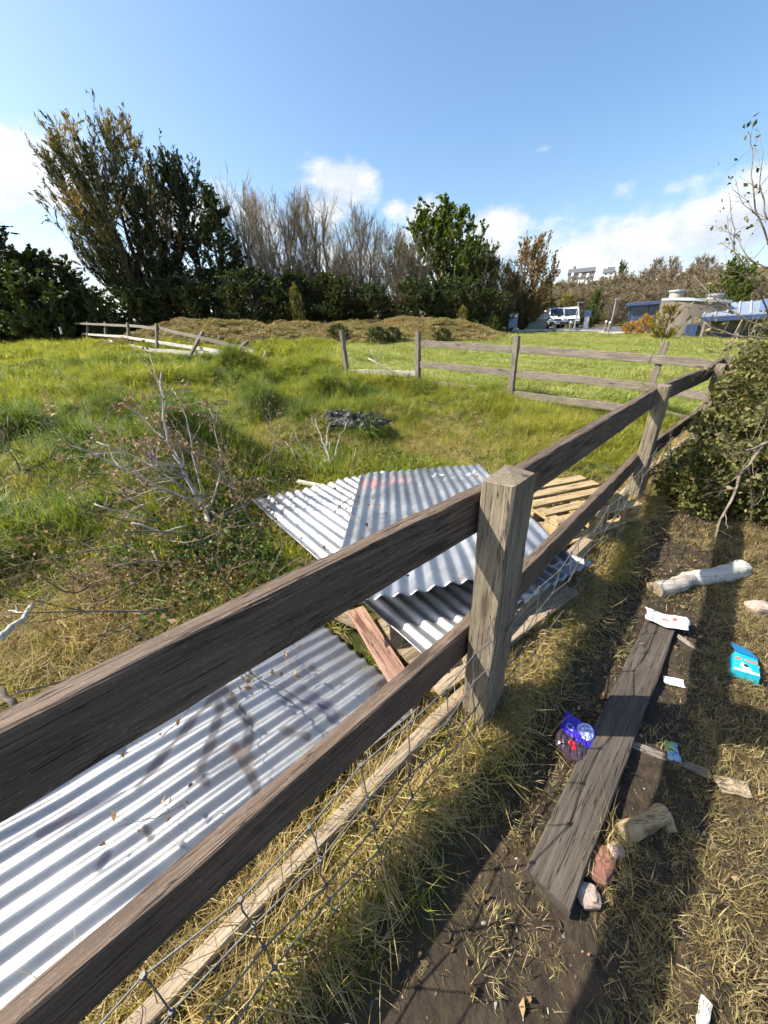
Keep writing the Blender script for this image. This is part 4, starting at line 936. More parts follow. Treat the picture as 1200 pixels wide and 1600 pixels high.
for px, yt, D, w in ((880, 436, 100, 1.2), (905, 446, 84, 1.2), (928, 436, 105, 1.2), (950, 430, 112, 1.2), (972, 424, 120, 1.3), (992, 428, 96, 1.2), (1012, 418, 118, 1.3), (1035, 424, 100, 1.2), (1060, 430, 92, 1.2),
                     (1085, 418, 105, 1.2), (1105, 426, 90, 1.1), (1020, 402, 165, .9), (1040, 398, 170, .9), (1082, 400, 160, .9), (1098, 398, 165, .9), (890, 452, 74, 1.1), (985, 455, 70, 1.2), (1010, 452, 72, 1.2),
                     (1045, 448, 74, 1.2), (1080, 446, 76, 1.1), (960, 458, 68, 1.0), (1130, 430, 84, 1.2), (865, 446, 88, 1.1), (892, 434, 168, .8), (915, 436, 165, .8), (935, 432, 168, .8), (1000, 424, 150, .9), (1060, 424, 150, .9), (955, 436, 160, .8), (875, 438, 150, .8), (1110, 412, 150, .9), (902, 440, 140, .9), (1025, 428, 140, .9), (918, 448, 92, 1.3), (975, 440, 92, 1.3), (1000, 440, 86, 1.3), (1030, 442, 84, 1.3), (1065, 440, 86, 1.3), (1095, 440, 80, 1.3), (1115, 436, 100, 1.3), (870, 455, 72, 1.2), (935, 455, 74, 1.2), (1120, 448, 70, 1.2), (1145, 440, 100, 1.2), (1175, 436, 100, 1.2), (1160, 425, 90, 1.2), (1190, 425, 86, 1.2), (1070, 412, 130, 1.1), (945, 446, 80, 1.2)):
    plant('budding_tree', 'belt_brown', px, D, yt + rng.uniform(-4, 2), HB, 'tree', G_BELT, wide=w * 1.35)
plant('green_tree', 'belt_green', 929, 60, 450, 'dark green leafy tree behind the parked vans', wide=.8)
plant('green_tree', 'belt_green', 1145, 66, 402, 'large green leafy tree rising behind the rounded building', wide=1.2)
plant('green_tree', 'belt_green', 965, 150, 407, 'small dark tree standing up on the hill skyline', wide=.7)
plant('yellow_tree', 'yellow_bush', 882, 62, 456, 'yellow green bushy tree behind the parked vans', wide=.9)
plant('olive_tree', 'olive', 905, 66, 462, 'olive green tree between the yellow tree and the dark green tree', wide=1.0)
plant('gorse_bush', 'gorse', 988, 37, 500, 'orange yellow flowering gorse bush on the edge of the car park', 'bush', wide=1.1)
plant('gorse_bush', 'gorse', 1012, 38, 489, 'yellow flowering gorse bush against the rounded building', 'bush', wide=.7)
plant('willow_bush', 'yellow_bush', 1045, 31.5, 472, 'pale feathery green willow bush in front of the rounded wall', 'bush', wide=1.1)
plant('willow_bush', 'bright_shrub', 985, 48, 484, 'pale green rounded bush by the dark flat roofed annex', 'bush', wide=.9)

# ------------------------------------------------------------------ car park and road
def ground_strip(name, quad, n, m, dz, mat, label):
    q = [Vector(p) for p in quad]; V = []; F = []
    for i in range(n + 1):
        for j in range(m + 1):
            u, v = i / n, j / m; p = (q[0] * (1 - u) + q[1] * u) * (1 - v) + (q[3] * (1 - u) + q[2] * u) * v; V.append((p.x, p.y, 0))
    V = np.array(V); V[:, 2] = height(V[:, 0], V[:, 1]) + dz
    for i in range(n):
        for j in range(m): a = i * (m + 1) + j; F.append((a, a + m + 1, a + m + 2, a + 1))
    ob = put(bpy.data.objects.new(name, mesh_np(name, V, F, True, [mat]))); return tag(ob, label, None, None, 'structure')
M_ASPH = plain('asphalt', (.11, .11, .115), .9, var=.25, vscale=1.5); M_KERB = plain('pale_concrete', (.42, .40, .36), .9, var=.2, vscale=2)
def gp(px, D): v = at_r(px, 515, D); return (v.x, v.y, 0)
ground_strip('car_park', [gp(790, 44), gp(1030, 42), gp(1010, 64), gp(790, 66)], 40, 20, .05, M_ASPH, 'grey asphalt car park beyond the mown field')
ground_strip('footpath', [gp(935, 38.5), gp(1030, 36.5), gp(1030, 40.5), gp(935, 42)], 30, 6, .07, M_KERB, 'pale concrete footpath in front of the car park')
kb = thing('kerb', gp(900, 43)[:2] + (hz(*gp(900, 43)[:2]),), 'long pale kerb along the front of the car park', 'kerb')
for i in range(16):
    a = Vector(gp(800 + i * 9, 43.6)); b = Vector(gp(800 + i * 9 + 8.8, 43.6)); a.z = hz(a.x, a.y) + .2; b.z = hz(b.x, b.y) + .2
    board('kerb_stone', tuple(a), tuple(b), .15, .3, M_KERB, kb, rng, seg=1, ch=.02)

M_VAN = plain('white_van_paint', (.78, .79, .80), .3, 0, .04, 3); M_GLASS = plain('dark_glass', (.03, .04, .055), .12, 0, .2, 3); M_TYRE = plain('black_rubber', (.03, .03, .03), .8)
M_DKPL = plain('dark_plastic', (.05, .05, .055), .6); M_LAMP = plain('clear_lamp', (.7, .7, .68), .2); M_PLATE = plain('white_number_plate', (.7, .7, .66), .5)
def van(px, D, turn, label):
    b = at_r(px, 515, D); g = hz(b.x, b.y) + .05; rz = -math.atan2(b.x, b.y) + turn
    o = thing('van', (b.x, b.y, g), label, 'van', 'white vans in the car park', rz); M = WM[o]
    # local: front faces -Y; width X
    prof = [(-2.6, .35), (-2.62, .75), (-2.45, 1.05), (-1.75, 1.28), (-1.05, 2.15), (-.8, 2.32), (2.3, 2.38), (2.5, 2.25), (2.55, .4)]
    mb = MB(); n = len(prof)
    for sx, ins in ((-.95, 0), (.95, 0)):
        pass
    V = [(-.95, y, z) for y, z in prof] + [(.95, y, z) for y, z in prof]
    for k, (y, z) in enumerate(prof):                     # roof leans in
        f = 1 - .12 * max(0, (z - 1.1) / 1.25); V[k] = (-.95 * f, y, z); V[n + k] = (.95 * f, y, z)
    mb.add(V, [tuple(range(n)), tuple(range(2 * n - 1, n - 1, -1))] + [(k, n + k, n + (k + 1) % n, (k + 1) % n) for k in range(n)]); body = mb.build('body', M_VAN, o, M)
    bv = body.modifiers.new('bevel', 'BEVEL'); bv.width = .06; bv.segments = 2
    mb = MB(); mb.add([(-.76, -1.74, 1.36), (.76, -1.74, 1.36), (.70, -1.12, 2.12), (-.70, -1.12, 2.12), (-.76, -1.70, 1.34), (.76, -1.70, 1.34), (.70, -1.08, 2.10), (-.70, -1.08, 2.10)], [(0, 1, 2, 3), (4, 7, 6, 5), (0, 4, 5, 1), (1, 5, 6, 2), (2, 6, 7, 3), (3, 7, 4, 0)]); mb.build('windscreen', M_GLASS, o, M)
    for s in (-1, 1):
        mb = MB(); mb.add([(s * .94, -1.5, 1.4), (s * .94, -.4, 1.4), (s * .865, -.4, 2.05), (s * .87, -1.02, 2.05), (s * .90, -1.5, 1.4), (s * .90, -.4, 1.4), (s * .83, -.4, 2.05), (s * .83, -1.02, 2.05)], [(0, 1, 2, 3), (7, 6, 5, 4), (0, 4, 5, 1), (1, 5, 6, 2), (2, 6, 7, 3), (3, 7, 4, 0)]); mb.build('side_window', M_GLASS, o, M)
        mb = MB(); mb.bbox(s * .72 - .17, s * .72 + .17, -2.63, -2.45, .82, 1.04, .03); mb.build('headlight', M_LAMP, o, M)
        mb = MB(); mb.bbox(s * 1.06 - .09, s * 1.06 + .09, -1.62, -1.5, 1.42, 1.75, .03); mb.build('mirror', M_DKPL, o, M)
        for yy in (-1.75, 1.6):
            mb = MB(); mb.tube([(s * .78, yy, .34), (s * .98, yy, .34)], .34, 18); w = mb.build('wheel', M_TYRE, o, M)
            mb = MB(); mb.tube([(s * .97, yy, .34), (s * .99, yy, .34)], .19, 14); mb.build('rim', M_LAMP, w, M)
    mb = MB(); mb.bbox(-.9, .9, -2.68, -2.55, .36, .68, .03); mb.build('bumper', M_DKPL, o, M)
    mb = MB(); mb.bbox(-.42, .42, -2.65, -2.58, .78, .98, .02); mb.build('grille', M_DKPL, o, M)
    mb = MB(); mb.box(-.26, .26, -2.69, -2.682, .45, .56); mb.build('number_plate', M_PLATE, o, M)
van(863, 57, .18, 'white van parked nearer the grey container')
van(886, 57.5, .12, 'white van parked right of its twin, nearer the blue sign')
# grey container
M_BIN = plain('grey_green_paint', (.20, .22, .20), .6); M_BINTOP = plain('pale_lid', (.5, .5, .47), .6)
b = at_r(838, 515, 47); o = thing('storage_container', (b.x, b.y, hz(b.x, b.y) + .04), 'grey container with pale sloping lid left of the white vans', 'container', None, -math.atan2(b.x, b.y))
mb = MB(); mb.bbox(-.95, .95, -.7, .7, .05, 1.05, .03); mb.build('body', M_BIN, o, WM[o])
mb = MB(); mb.add([(-1, -.78, 1.06), (1, -.78, 1.06), (1, .78, 1.06), (-1, .78, 1.06), (-.9, -.35, 1.55), (.9, -.35, 1.55), (.9, .35, 1.6), (-.9, .35, 1.6)], [(0, 3, 2, 1), (4, 5, 6, 7), (0, 1, 5, 4), (1, 2, 6, 5), (2, 3, 7, 6), (3, 0, 4, 7)]); mb.build('lid', M_BINTOP, o, WM[o])
for x in (-.5, .5): mb = MB(); mb.bbox(x - .42, x + .42, -.72, -.69, .15, .98, .01); mb.build('door', M_BIN, o, WM[o])
# blue information sign, blue ticket machine, lamp posts, bollards
M_BLUE = plain('blue_sign_paint', (.16, .22, .36), .5); M_WHITE = plain('white_paint', (.75, .75, .73), .5); M_POLE = plain('grey_galvanised_pole', (.42, .42, .41), .5, .4)
def sign(px, D, w, h, label, name='sign_board'):
    b = at_r(px, 518, D); o = thing(name, (b.x, b.y, hz(b.x, b.y)), label, 'sign', None, -math.atan2(b.x, b.y) + .4)
    for x in (-w * .4, w * .4): mb = MB(); mb.tube([(x, 0, -.2), (x, 0, h)], .04, 8); mb.build('post', M_POLE, o, WM[o])
    mb = MB(); mb.bbox(-w / 2, w / 2, -.05, -.042 + .035, h * .25, h, .005); p = mb.build('panel', M_BLUE, o, WM[o]); mb = MB(); mb.box(-w * .4, w * .4, -.056, -.0515, h * .8, h * .94); mb.build('header', M_WHITE, p, WM[o])
sign(800, 42, .9, 1.7, 'blue information board left of the grey container')
b = at_r(914, 515, 48); o = thing('ticket_machine', (b.x, b.y, hz(b.x, b.y) + .04), 'blue and white ticket machine right of the white vans', 'machine', None, -math.atan2(b.x, b.y))
mb = MB(); mb.bbox(-.22, .22, -.2, .2, 0, 1.25, .02); mb.build('cabinet', M_WHITE, o, WM[o]); mb = MB(); mb.bbox(-.34, .34, -.06, .06, 1.26, 1.85, .02); mb.build('sign_panel', M_BLUE, o, WM[o])
def lamp_post(px, D, yt, label):
    b = at_r(px, 515, D); t = at_r(px, yt, D); g = hz(b.x, b.y); o = thing('lamp_post', (b.x, b.y, g), label, 'lamp post'); h = t.z - g
    mb = MB(); mb.tube([(0, 0, 0), (0, 0, h * .3), (0, 0, h)], [.1, .08, .05], 10); mb.build('pole', M_POLE, o, WM[o])
    mb = MB(); mb.bbox(-.12, .5, -.12, .12, h, h + .12, .03); mb.build('lantern', M_POLE, o, WM[o])
lamp_post(897, 54, 474, 'grey lamp post behind the white vans'); lamp_post(953, 50, 470, 'grey lamp post between the vans and the rounded building')
for px, D, lab in ((866, 43.2, 'pale bollard in front of the first van'), (890, 43.2, 'pale bollard in front of the second van'), (945, 41, 'white topped bollard on the car park edge left of the gorse'), (951, 40, 'short white bollard nearest the gorse bush')):
    b = at_r(px, 515, D); o = thing('bollard', (b.x, b.y, hz(b.x, b.y)), lab, 'bollard', 'bollards along the car park')
    mb = MB(); mb.tube([(0, 0, 0), (0, 0, .8)], .075, 10); mb.build('shaft', M_GREY, o, WM[o]); mb = MB(); mb.tube([(0, 0, .8), (0, 0, .95)], [.09, .07], 10); mb.build('cap', M_WHITE, o, WM[o])

# ------------------------------------------------------------------ rounded building
def clad_mat():
    m, t, p, o = new_mat('vertical_timber_cladding'); v = coords(t, (1, 1, 1), rnd=False)
    n = noise(t, coords(t, (9, 9, .4), rnd=False), 2.0, 4, .6); n2 = noise(t, v, .6, 3)
    c = ramp(t, n, [(.3, (.115, .096, .08)), (.7, (.18, .15, .125))]); c = mixc(t, mrange(t, n2, .4, .7, 0, .5), c, (.13, .115, .105)); t.links.new(c, p.inputs['Base Color']); p.inputs['Roughness'].default_value = .85
    bump(t, p, n, .4, .03); return m
M_CLAD = clad_mat(); M_ZINC = plain('zinc_grey', (.42, .45, .50), .45, .3, .1, 2); M_ZBLUE = plain('blue_grey_metal_roof', (.30, .35, .42), .45, .3, .1, 1.5); M_SOLAR = plain('solar_glass', (.15, .20, .30), .3, .1, .15, 1.2)
M_FLUE = plain('weathered_flue', (.42, .37, .32), .7); M_DOOR = plain('navy_door_paint', (.035, .06, .14), .5); M_BGLASS = plain('blue_dark_glass', (.04, .07, .13), .15, 0, .3, 2); M_BEAM = plain('grey_timber_beam', (.20, .185, .165), .8)
BO = at_r(1065, 527, 34); BA = math.atan2(BO.x, BO.y); BO.z = hz(BO.x, BO.y) - .15
bld = thing('rounded_building', tuple(BO), 'rounded timber clad building with flues and blue metal roof beyond the field', 'building', None, -BA); BM = WM[bld]
BI = BM.inverted()
def bl(px, py, dep=0.):     # pixel -> local x, z on the vertical plane dep metres behind the building front
    d = BI.to_3x3() @ Vector(ray(px, py)); o_ = BI @ Vector((0, 0, CAM_H)); t = (dep - o_.y) / d.y; p = o_ + d * t; return p.x, p.z
xl, _ = bl(1022, 500); xr, _ = bl(1135, 500); zt, _z = bl(1035, 466)[1], 0; zr = bl(1110, 474)[1]
mb = MB(); nseg = 24; pl_ = []
for i in range(nseg + 1):
    u = i / nseg; pl_.append((xl + (xr - xl) * u, 2.6 * (abs(u - .55) / .55) ** 2.6 if u < .55 else .5 * ((u - .55) / .45) ** 2))
back = [(xr, 7.5), (xl + .3, 7.5)]; poly = pl_ + back; n = len(poly)
def ztop(x): return zt + (zr - zt) * (x - xl) / (xr - xl)
V = [(x, y, 0) for x, y in poly] + [(x, y, ztop(x)) for x, y in poly]
mb.add(V, [tuple(range(n, 2 * n))] + [(i, (i + 1) % n, n + (i + 1) % n, n + i) for i in range(n)]); wall = mb.build('wall', M_CLAD, bld, BM)
mb = MB(); 
for i in range(nseg):
    (x0, y0), (x1, y1) = pl_[i], pl_[i + 1]
    mb.add([(x0, y0 - .12, ztop(x0) - .05), (x1, y1 - .12, ztop(x1) - .05), (x1, y1 - .12, ztop(x1) + .12), (x0, y0 - .12, ztop(x0) + .12), (x0, y0 + .3, ztop(x0) - .05), (x1, y1 + .3, ztop(x1) - .05), (x1, y1 + .3, ztop(x1) + .12), (x0, y0 + .3, ztop(x0) + .12)], [(0, 1, 2, 3), (3, 2, 6, 7), (7, 6, 5, 4), (4, 5, 1, 0)])
mb.build('coping', M_ZINC, bld, BM)
for px, pt in ((1059, 453), (1118, 459)):
    x, z1 = bl(px, pt, 2.5); mb = MB(); mb.tube([(x, 2.5, ztop(x) - .3), (x, 2.5, z1 - .12)], .42, 18); f = mb.build('flue', M_FLUE, bld, BM, smooth=False); mb = MB(); mb.tube([(x, 2.5, z1 - .12), (x, 2.5, z1)], .50, 18); mb.build('flue_cap', M_ZINC, f, BM)
x0, z1 = bl(1073, 507); x1, _ = bl(1086, 527); ydr = .0
mb = MB(); mb.bbox(x0, x1, ydr - .12, ydr + .25, .1, z1, .02); dr = mb.build('door', M_DOOR, bld, BM); mb = MB(); mb.tube([(x0 + .12, -.16, 1.05), (x0 + .12, -.16, 1.25)], .02, 6); mb.build('handle', M_ZINC, dr, BM)
# glazed wing on the right
gx0, _ = bl(1096, 500, -.3); gx1, _ = bl(1230, 500, -.3); _, ze = bl(1100, 497, -.6); _, zrf = bl(1110, 477, 2.4)
mb = MB(); mb.box(gx0 + .2, gx1, .35, 6.5, 0, ze - .2); mb.build('wing_wall', M_BEAM, bld, BM)
for i in range(4):
    w0 = gx0 + .55 + i * 1.75; mb = MB(); mb.bbox(w0, w0 + 1.5, .28, .36, .5, ze - 1.0, .02); fr = mb.build('window', M_DOOR, bld, BM)
    for k in range(2): mb = MB(); mb.box(w0 + .1 + k * .7, w0 + .7 + k * .7, .262, .278, .62, ze - 1.1); mb.build('pane', M_BGLASS, fr, BM)
for i in range(5):
    w0 = gx0 + .25 + i * 1.75; mb = MB(); mb.tube([(w0, -.35, 0), (w0, -.35, ze - .25)], .1, 8); mb.build('column', M_BEAM, bld, BM)
for i in range(9):
    w0 = gx0 + .4 + i * .9; mb = MB(); mb.add([(w0, .3, ze - 1.0), (w0 + .1, .3, ze - 1.0), (w0 + .1, -.6, ze - .3), (w0, -.6, ze - .3), (w0, .3, ze - .85), (w0 + .1, .3, ze - .85), (w0 + .1, -.6, ze - .15), (w0, -.6, ze - .15)], [(0, 1, 2, 3), (7, 6, 5, 4), (0, 4, 5, 1), (1, 5, 6, 2), (2, 6, 7, 3), (3, 7, 4, 0)]); mb.build('bracket', M_FLUE, bld, BM)
mb = MB(); mb.bbox(gx0, gx1, -.85, -.7, ze - .22, ze + .06, .02); mb.build('fascia', M_DOOR, bld, BM)
rx0 = bl(1104, 477, 2.4)[0]
mb = MB(); mb.add([(gx0 - .05, -.8, ze), (gx1, -.8, ze), (gx1, 2.6, zrf), (rx0, 2.6, zrf), (gx0 - .05, -.8, ze + .1), (gx1, -.8, ze + .1), (gx1, 2.6, zrf + .1), (rx0, 2.6, zrf + .1)], [(0, 3, 2, 1), (4, 5, 6, 7), (0, 1, 5, 4), (1, 2, 6, 5), (2, 3, 7, 6), (3, 0, 4, 7)]); rf = mb.build('roof', M_ZBLUE, bld, BM)
for i in range(16):
    a = gx0 + .05 + i * .55; bx_ = rx0 + .08 + i * .55; mb = MB(); mb.tube([(a, -.8, ze + .13), (bx_, 2.6, zrf + .13)], .045, 5); mb.build('roof_seam', M_ZINC, rf, BM)
for i in range(3):
    a = gx0 + 2.6 + i * 1.75; mb = MB(); s0 = (zrf - ze) / 3.4
    mb.add([(a, -.5, ze + .22 + .3 * s0), (a + 1.65, -.5, ze + .22 + .3 * s0), (a + 1.85, 2.4, ze + .22 + 3.2 * s0), (a + .2, 2.4, ze + .22 + 3.2 * s0), (a, -.5, ze + .16 + .3 * s0), (a + 1.65, -.5, ze + .16 + .3 * s0), (a + 1.85, 2.4, ze + .16 + 3.2 * s0), (a + .2, 2.4, ze + .16 + 3.2 * s0)], [(0, 1, 2, 3), (7, 6, 5, 4), (0, 4, 5, 1), (1, 5, 6, 2), (2, 6, 7, 3), (3, 7, 4, 0)]); mb.build('solar_panel', M_SOLAR, rf, BM)
# dark flat roofed annex behind it
ao = at_r(1008, 515, 44); ao.z = hz(ao.x, ao.y) - .1; an = thing('flat_roofed_annex', tuple(ao), 'dark flat roofed annex left of the rounded building', 'building', None, -BA)
mb = MB(); mb.box(-1.6, 2.4, 0, 5, 0, 2.2); mb.build('wall', M_BGLASS, an, WM[an]); mb = MB(); mb.bbox(-1.9, 2.6, -.5, 5.4, 2.2, 2.5, .05); mb.build('roof', M_DOOR, an, WM[an])
for i in range(3): mb = MB(); mb.bbox(-1.6 + i * 1.4, -1.48 + i * 1.4, -.06, .06, 0, 2.3, .01); mb.build('mullion', M_DOOR, an, WM[an])

# ------------------------------------------------------------------ houses on the hill
M_HW = plain('white_render', (.82, .81, .79), .8, var=.08); M_HB = plain('brown_brick', (.26, .19, .15), .9, var=.2); M_SLATE = plain('slate_roof', (.11, .115, .13), .7, var=.2)
def house(px, py, D, wpx, hpx, wall, label, gable=False, rows=1, cols=4, roofh=.45, turn=0.):
    a = at_r(px - wpx / 2, py, D); b = at_r(px + wpx / 2, py, D); t = at_r(px, py - hpx, D); c = (a + b) / 2; w = (b - a).length; H = t.z - c.z; g = min(hz(c.x, c.y), c.z) - 1.0
    o = thing('house', (c.x, c.y, g), label, 'house', None, -math.atan2(c.x, c.y) + turn); M = WM[o]; z0 = 0; base = c.z - g; hw = base + H * (1 - roofh); hr = base + H; dp = min(w, 8)
    mb = MB(); mb.box(-w / 2, w / 2, 0, dp, 0, hw); mb.build('wall', wall, o, M)
    mb = MB(); e = .3
    if gable: V = [(-w / 2 - e, -e, hw), (w / 2 + e, -e, hw), (0, -e, hr), (-w / 2 - e, dp, hw), (w / 2 + e, dp, hw), (0, dp, hr)]; F = [(0, 1, 2), (5, 4, 3), (0, 2, 5, 3), (1, 4, 5, 2), (0, 3, 4, 1)]
    else: V = [(-w / 2 - e, -e, hw), (-w / 2 - e, dp + e, hw), (-w / 2 - e, dp / 2, hr), (w / 2 + e, -e, hw), (w / 2 + e, dp + e, hw), (w / 2 + e, dp / 2, hr)]; F = [(0, 1, 2), (5, 4, 3), (0, 2, 5, 3), (1, 4, 5, 2), (0, 3, 4, 1)]
    mb.add(V, F); rf = mb.build('roof', M_SLATE, o, M)
    mb = MB(); mb.bbox(-w * .3 - .45, -w * .3 + .45, dp / 2 - .4, dp / 2 + .4, hw + .2, hr + .9, .05); mb.build('chimney', wall, rf, M)
    mb = MB(); 
    for r_ in range(rows):
        for k in range(cols):
            x = -w / 2 + w * (k + .5) / cols; wh = (hw - base) * .42 / rows; ww = min(.5, w / cols * .22); z = base + (hw - base) * (r_ + .3) / rows; mb = MB(); mb.bbox(x - ww, x + ww, -.06, .05, z, z + wh, .02); f = mb.build('window', M_HW if wall is M_HB else M_FLUE, o, M); mb = MB(); mb.box(x - ww * .8, x + ww * .8, -.075, -.0625, z + wh * .1, z + wh * .9); mb.build('pane', M_BGLASS, f, M)
house(907, 436, 190, 40, 19, M_HB, 'long brown brick terrace on the hill skyline', rows=2, cols=6)
house(896, 437, 182, 9, 7, M_HW, 'small white gabled house at the left end below the brick terrace', True, 1, 2)
house(908, 438, 180, 9, 7, M_HW, 'small white gabled house in the middle below the brick terrace', True, 1, 2)
house(920, 439, 178, 10, 8, M_HW, 'small white gabled house at the right end below the brick terrace', True, 1, 2)
house(949, 436, 185, 15, 19, M_HW, 'tall white house right of the brick terrace', False, 2, 2)
house(1048, 434, 175, 26, 18, M_HW, 'white house with dark slate roof between the hill trees', False, 2, 3, .5)
house(1030, 446, 150, 18, 12, M_HW, 'lower white house half hidden by the hill trees', True, 1, 2)
house(868, 432, 230, 12, 12, M_HW, 'pale house at the left end of the hill beside the copper tree', False, 2, 2)

# ------------------------------------------------------------------ bramble hedge on the right
M_BRAMBLE = leaf_mat('bramble_leaves', [(.04, .05, .014), (.10, .11, .028), (.19, .18, .055), (.33, .25, .11)], .3)
M_STEM = wood('hedge_stems', (.13, .10, .07), (.24, .19, .14), (.40, .34, .27), fleck=.2, grain=(5, 5, 5))
def bramble(name, blobs, n, seed, label, stems):
    r = np.random.default_rng(seed); rr_ = random.Random(seed)
    cx = np.array([b[:3] for b in blobs]); rd = np.array([b[3:] for b in blobs]); vol = rd.prod(1) ** .75; vol /= vol.sum()
    pick = r.choice(len(blobs), n, p=vol); d = r.normal(0, 1, (n, 3)); d /= np.linalg.norm(d, axis=1)[:, None]
    P = cx[pick] + d * rd[pick] * (r.uniform(.35, 1.0, n) ** .4)[:, None]
    lump = vnoise(P[:, 0] * 4 + P[:, 2] * 3, P[:, 1] * 4 + P[:, 2] * 2, seed) ; P += d * (lump * .22)[:, None]
    k = (P[:, 2] > height(P[:, 0], P[:, 1]) + .02) & (vnoise(P[:, 0] * 7 + 5, P[:, 1] * 7 + P[:, 2] * 6, seed + 1) > -.22) & (fence_perp(P[:, 0], P[:, 1]) > .13 - .2 * (P[:, 2] < .3)); P = P[k]; d = d[k]
    base = Vector((float(cx[0, 0]), float(cx[0, 1]), hz(float(cx[0, 0]), float(cx[0, 1])))); o = thing(name, tuple(base), label, 'bush')
    ti = np.clip(r.normal(.42, .25, len(P)), 0, 1)
    put(bpy.data.objects.new('leaves', leaves_mesh('leaves', P - np.array(base), r, .05, M_BRAMBLE, direction=d * .6, aspect=.65, tints=ti)), WM[o], o)
    mb = MB()
    for i in range(stems):
        j = rr_.randrange(len(blobs)); c = Vector(blobs[j][:3]); g = Vector((c.x + rr_.gauss(0, .25), c.y + rr_.gauss(0, .25), 0)); g.z = hz(g.x, g.y)
        for pts, rs, _ in branch_lines(rr_, g, Vector((rr_.gauss(0, .3), rr_.gauss(0, .3), 1)), (c.z + blobs[j][5] - g.z) * rr_.uniform(.6, .95), rr_.uniform(.006, .012), 2, .7, .05, 6, (3, 5)):
            mb.tube([p - base for p in pts], rs, 4, cap=False)
    mb.build('stems', M_STEM, o, WM[o])
bramble('bramble_bush', [(3.2, 3.45, .40, .42, .42, .45), (3.75, 3.95, .55, .55, .55, .62), (4.35, 4.45, .75, .6, .6, .62), (3.75, 3.15, .55, .45, .45, .62), (4.9, 5.0, .8, .6, .6, .6), (2.85, 2.95, .30, .30, .30, .34), (3.3, 2.75, .35, .4, .36, .42)], 46000, 51, 'leafy bramble bush pressed against the far posts of the near fence', 26)
bramble('hawthorn_hedge', [(4.5, 3.75, .95, .75, .75, .85), (5.3, 4.5, 1.15, .8, .8, .95), (4.1, 2.75, .75, .6, .5, .75), (5.4, 3.6, 1.2, .9, .8, 1.1), (5.0, 3.9, 1.75, .5, .5, .4), (5.3, 3.7, 2.0, .6, .5, .5), (4.6, 3.5, 1.5, .5, .45, .45), (3.75, 2.45, .5, .5, .4, .5), (4.3, 2.2, .7, .6, .5, .7)], 38000, 52, 'taller tangled hedge at the right edge of the picture', 30)
def twig_thing(name, lines_, mat, label, cat='branch', leaves=None, sides=6):
    b = Vector(lines_[0][0][0]); o = thing(name, tuple(b), label, cat)
    thick = MB(); thin = MB()
    for pts, rs, dep in lines_: (thick if rs[0] > .004 else thin).tube([Vector(p) - b for p in pts], rs, sides if rs[0] > .006 else 4)
    if thick.v: thick.build('limb', mat, o, WM[o], smooth=True)
    if thin.v: tag(thin.build('twigs', mat, o, WM[o]), kind='stuff')
    if leaves is not None:
        m, n, sz = leaves; r = np.random.default_rng(len(lines_)); C_ = []
        for pts, rs, dep in lines_:
            for _ in range(n if dep < 2 else 1):
                i = r.integers(0, len(pts) - 1); C_.append(np.array(pts[i].lerp(pts[i + 1], r.uniform(0, 1)) - b) + r.normal(0, sz * .5, 3))
        put(bpy.data.objects.new('leaves', leaves_mesh('leaves', np.array(C_), r, sz, m)), WM[o], o)
    return o
def limb(px_pts, r0, r1, rr_, kids=3, depth=1, klen=.3, spread=.7, up=.1, kid_r=.5):
    """a limb through picked points (px, py, distance) with side twigs"""
    pts = [at_r(*p) for p in px_pts]; fine_ = []
    for a, b in zip(pts[:-1], pts[1:]):
        for k in range(3): fine_.append(a.lerp(b, k / 3) + Vector((rr_.gauss(0, .006), rr_.gauss(0, .006), rr_.gauss(0, .006))))
    fine_.append(pts[-1]); n = len(fine_); rs = [r0 + (r1 - r0) * i / (n - 1) for i in range(n)]; out = [(fine_, rs, depth)]
    for k in range(kids):
        i = rr_.randrange(max(1, n // 4), n - 1); d = (fine_[i + 1] - fine_[i]).normalized(); s = Vector((rr_.gauss(0, 1), rr_.gauss(0, 1), rr_.gauss(0, .7)))
        branch_lines(rr_, fine_[i], d + s * spread, klen * rr_.uniform(.5, 1.2), rs[i] * kid_r, depth, spread, up, 4, (1, 3), out)
    return out
rt = random.Random(77)
L = []
L += limb([(332, 905, 2.62), (330, 850, 2.75), (322, 800, 2.95)], .026, .022, rt, 0)
L += limb([(322, 800, 2.95), (290, 745, 3.05), (262, 690, 3.15), (255, 640, 3.2), (253, 580, 3.3)], 0.0161, 0.0054, rt, 11, 2, 0.33)
L += limb([(320, 798, 2.95), (270, 700, 3.3), (225, 655, 3.5), (190, 628, 3.6)], 0.0113, 0.0036, rt, 11, 2, 0.33)
L += limb([(318, 795, 2.95), (250, 760, 2.95), (190, 730, 3.0), (110, 695, 3.1)], 0.0113, 0.0036, rt, 11, 2, 0.33)
L += limb([(300, 770, 2.98), (215, 715, 3.2), (150, 690, 3.3)], 0.0105, 0.0036, rt, 10, 2, 0.29)
L += limb([(326, 800, 2.95), (345, 740, 3.1), (340, 690, 3.25), (325, 635, 3.3)], 0.0089, 0.0027, rt, 9, 2, 0.29)
L += limb([(322, 790, 3.0), (300, 710, 3.2), (290, 650, 3.3), (273, 612, 3.35)], 0.0081, 0.0027, rt, 9, 2, 0.26)
L += limb([(330, 815, 2.9), (380, 790, 3.0), (420, 770, 3.1)], 0.0073, 0.0027, rt, 8, 2, 0.26)
rb = random.Random(91); T_ = []
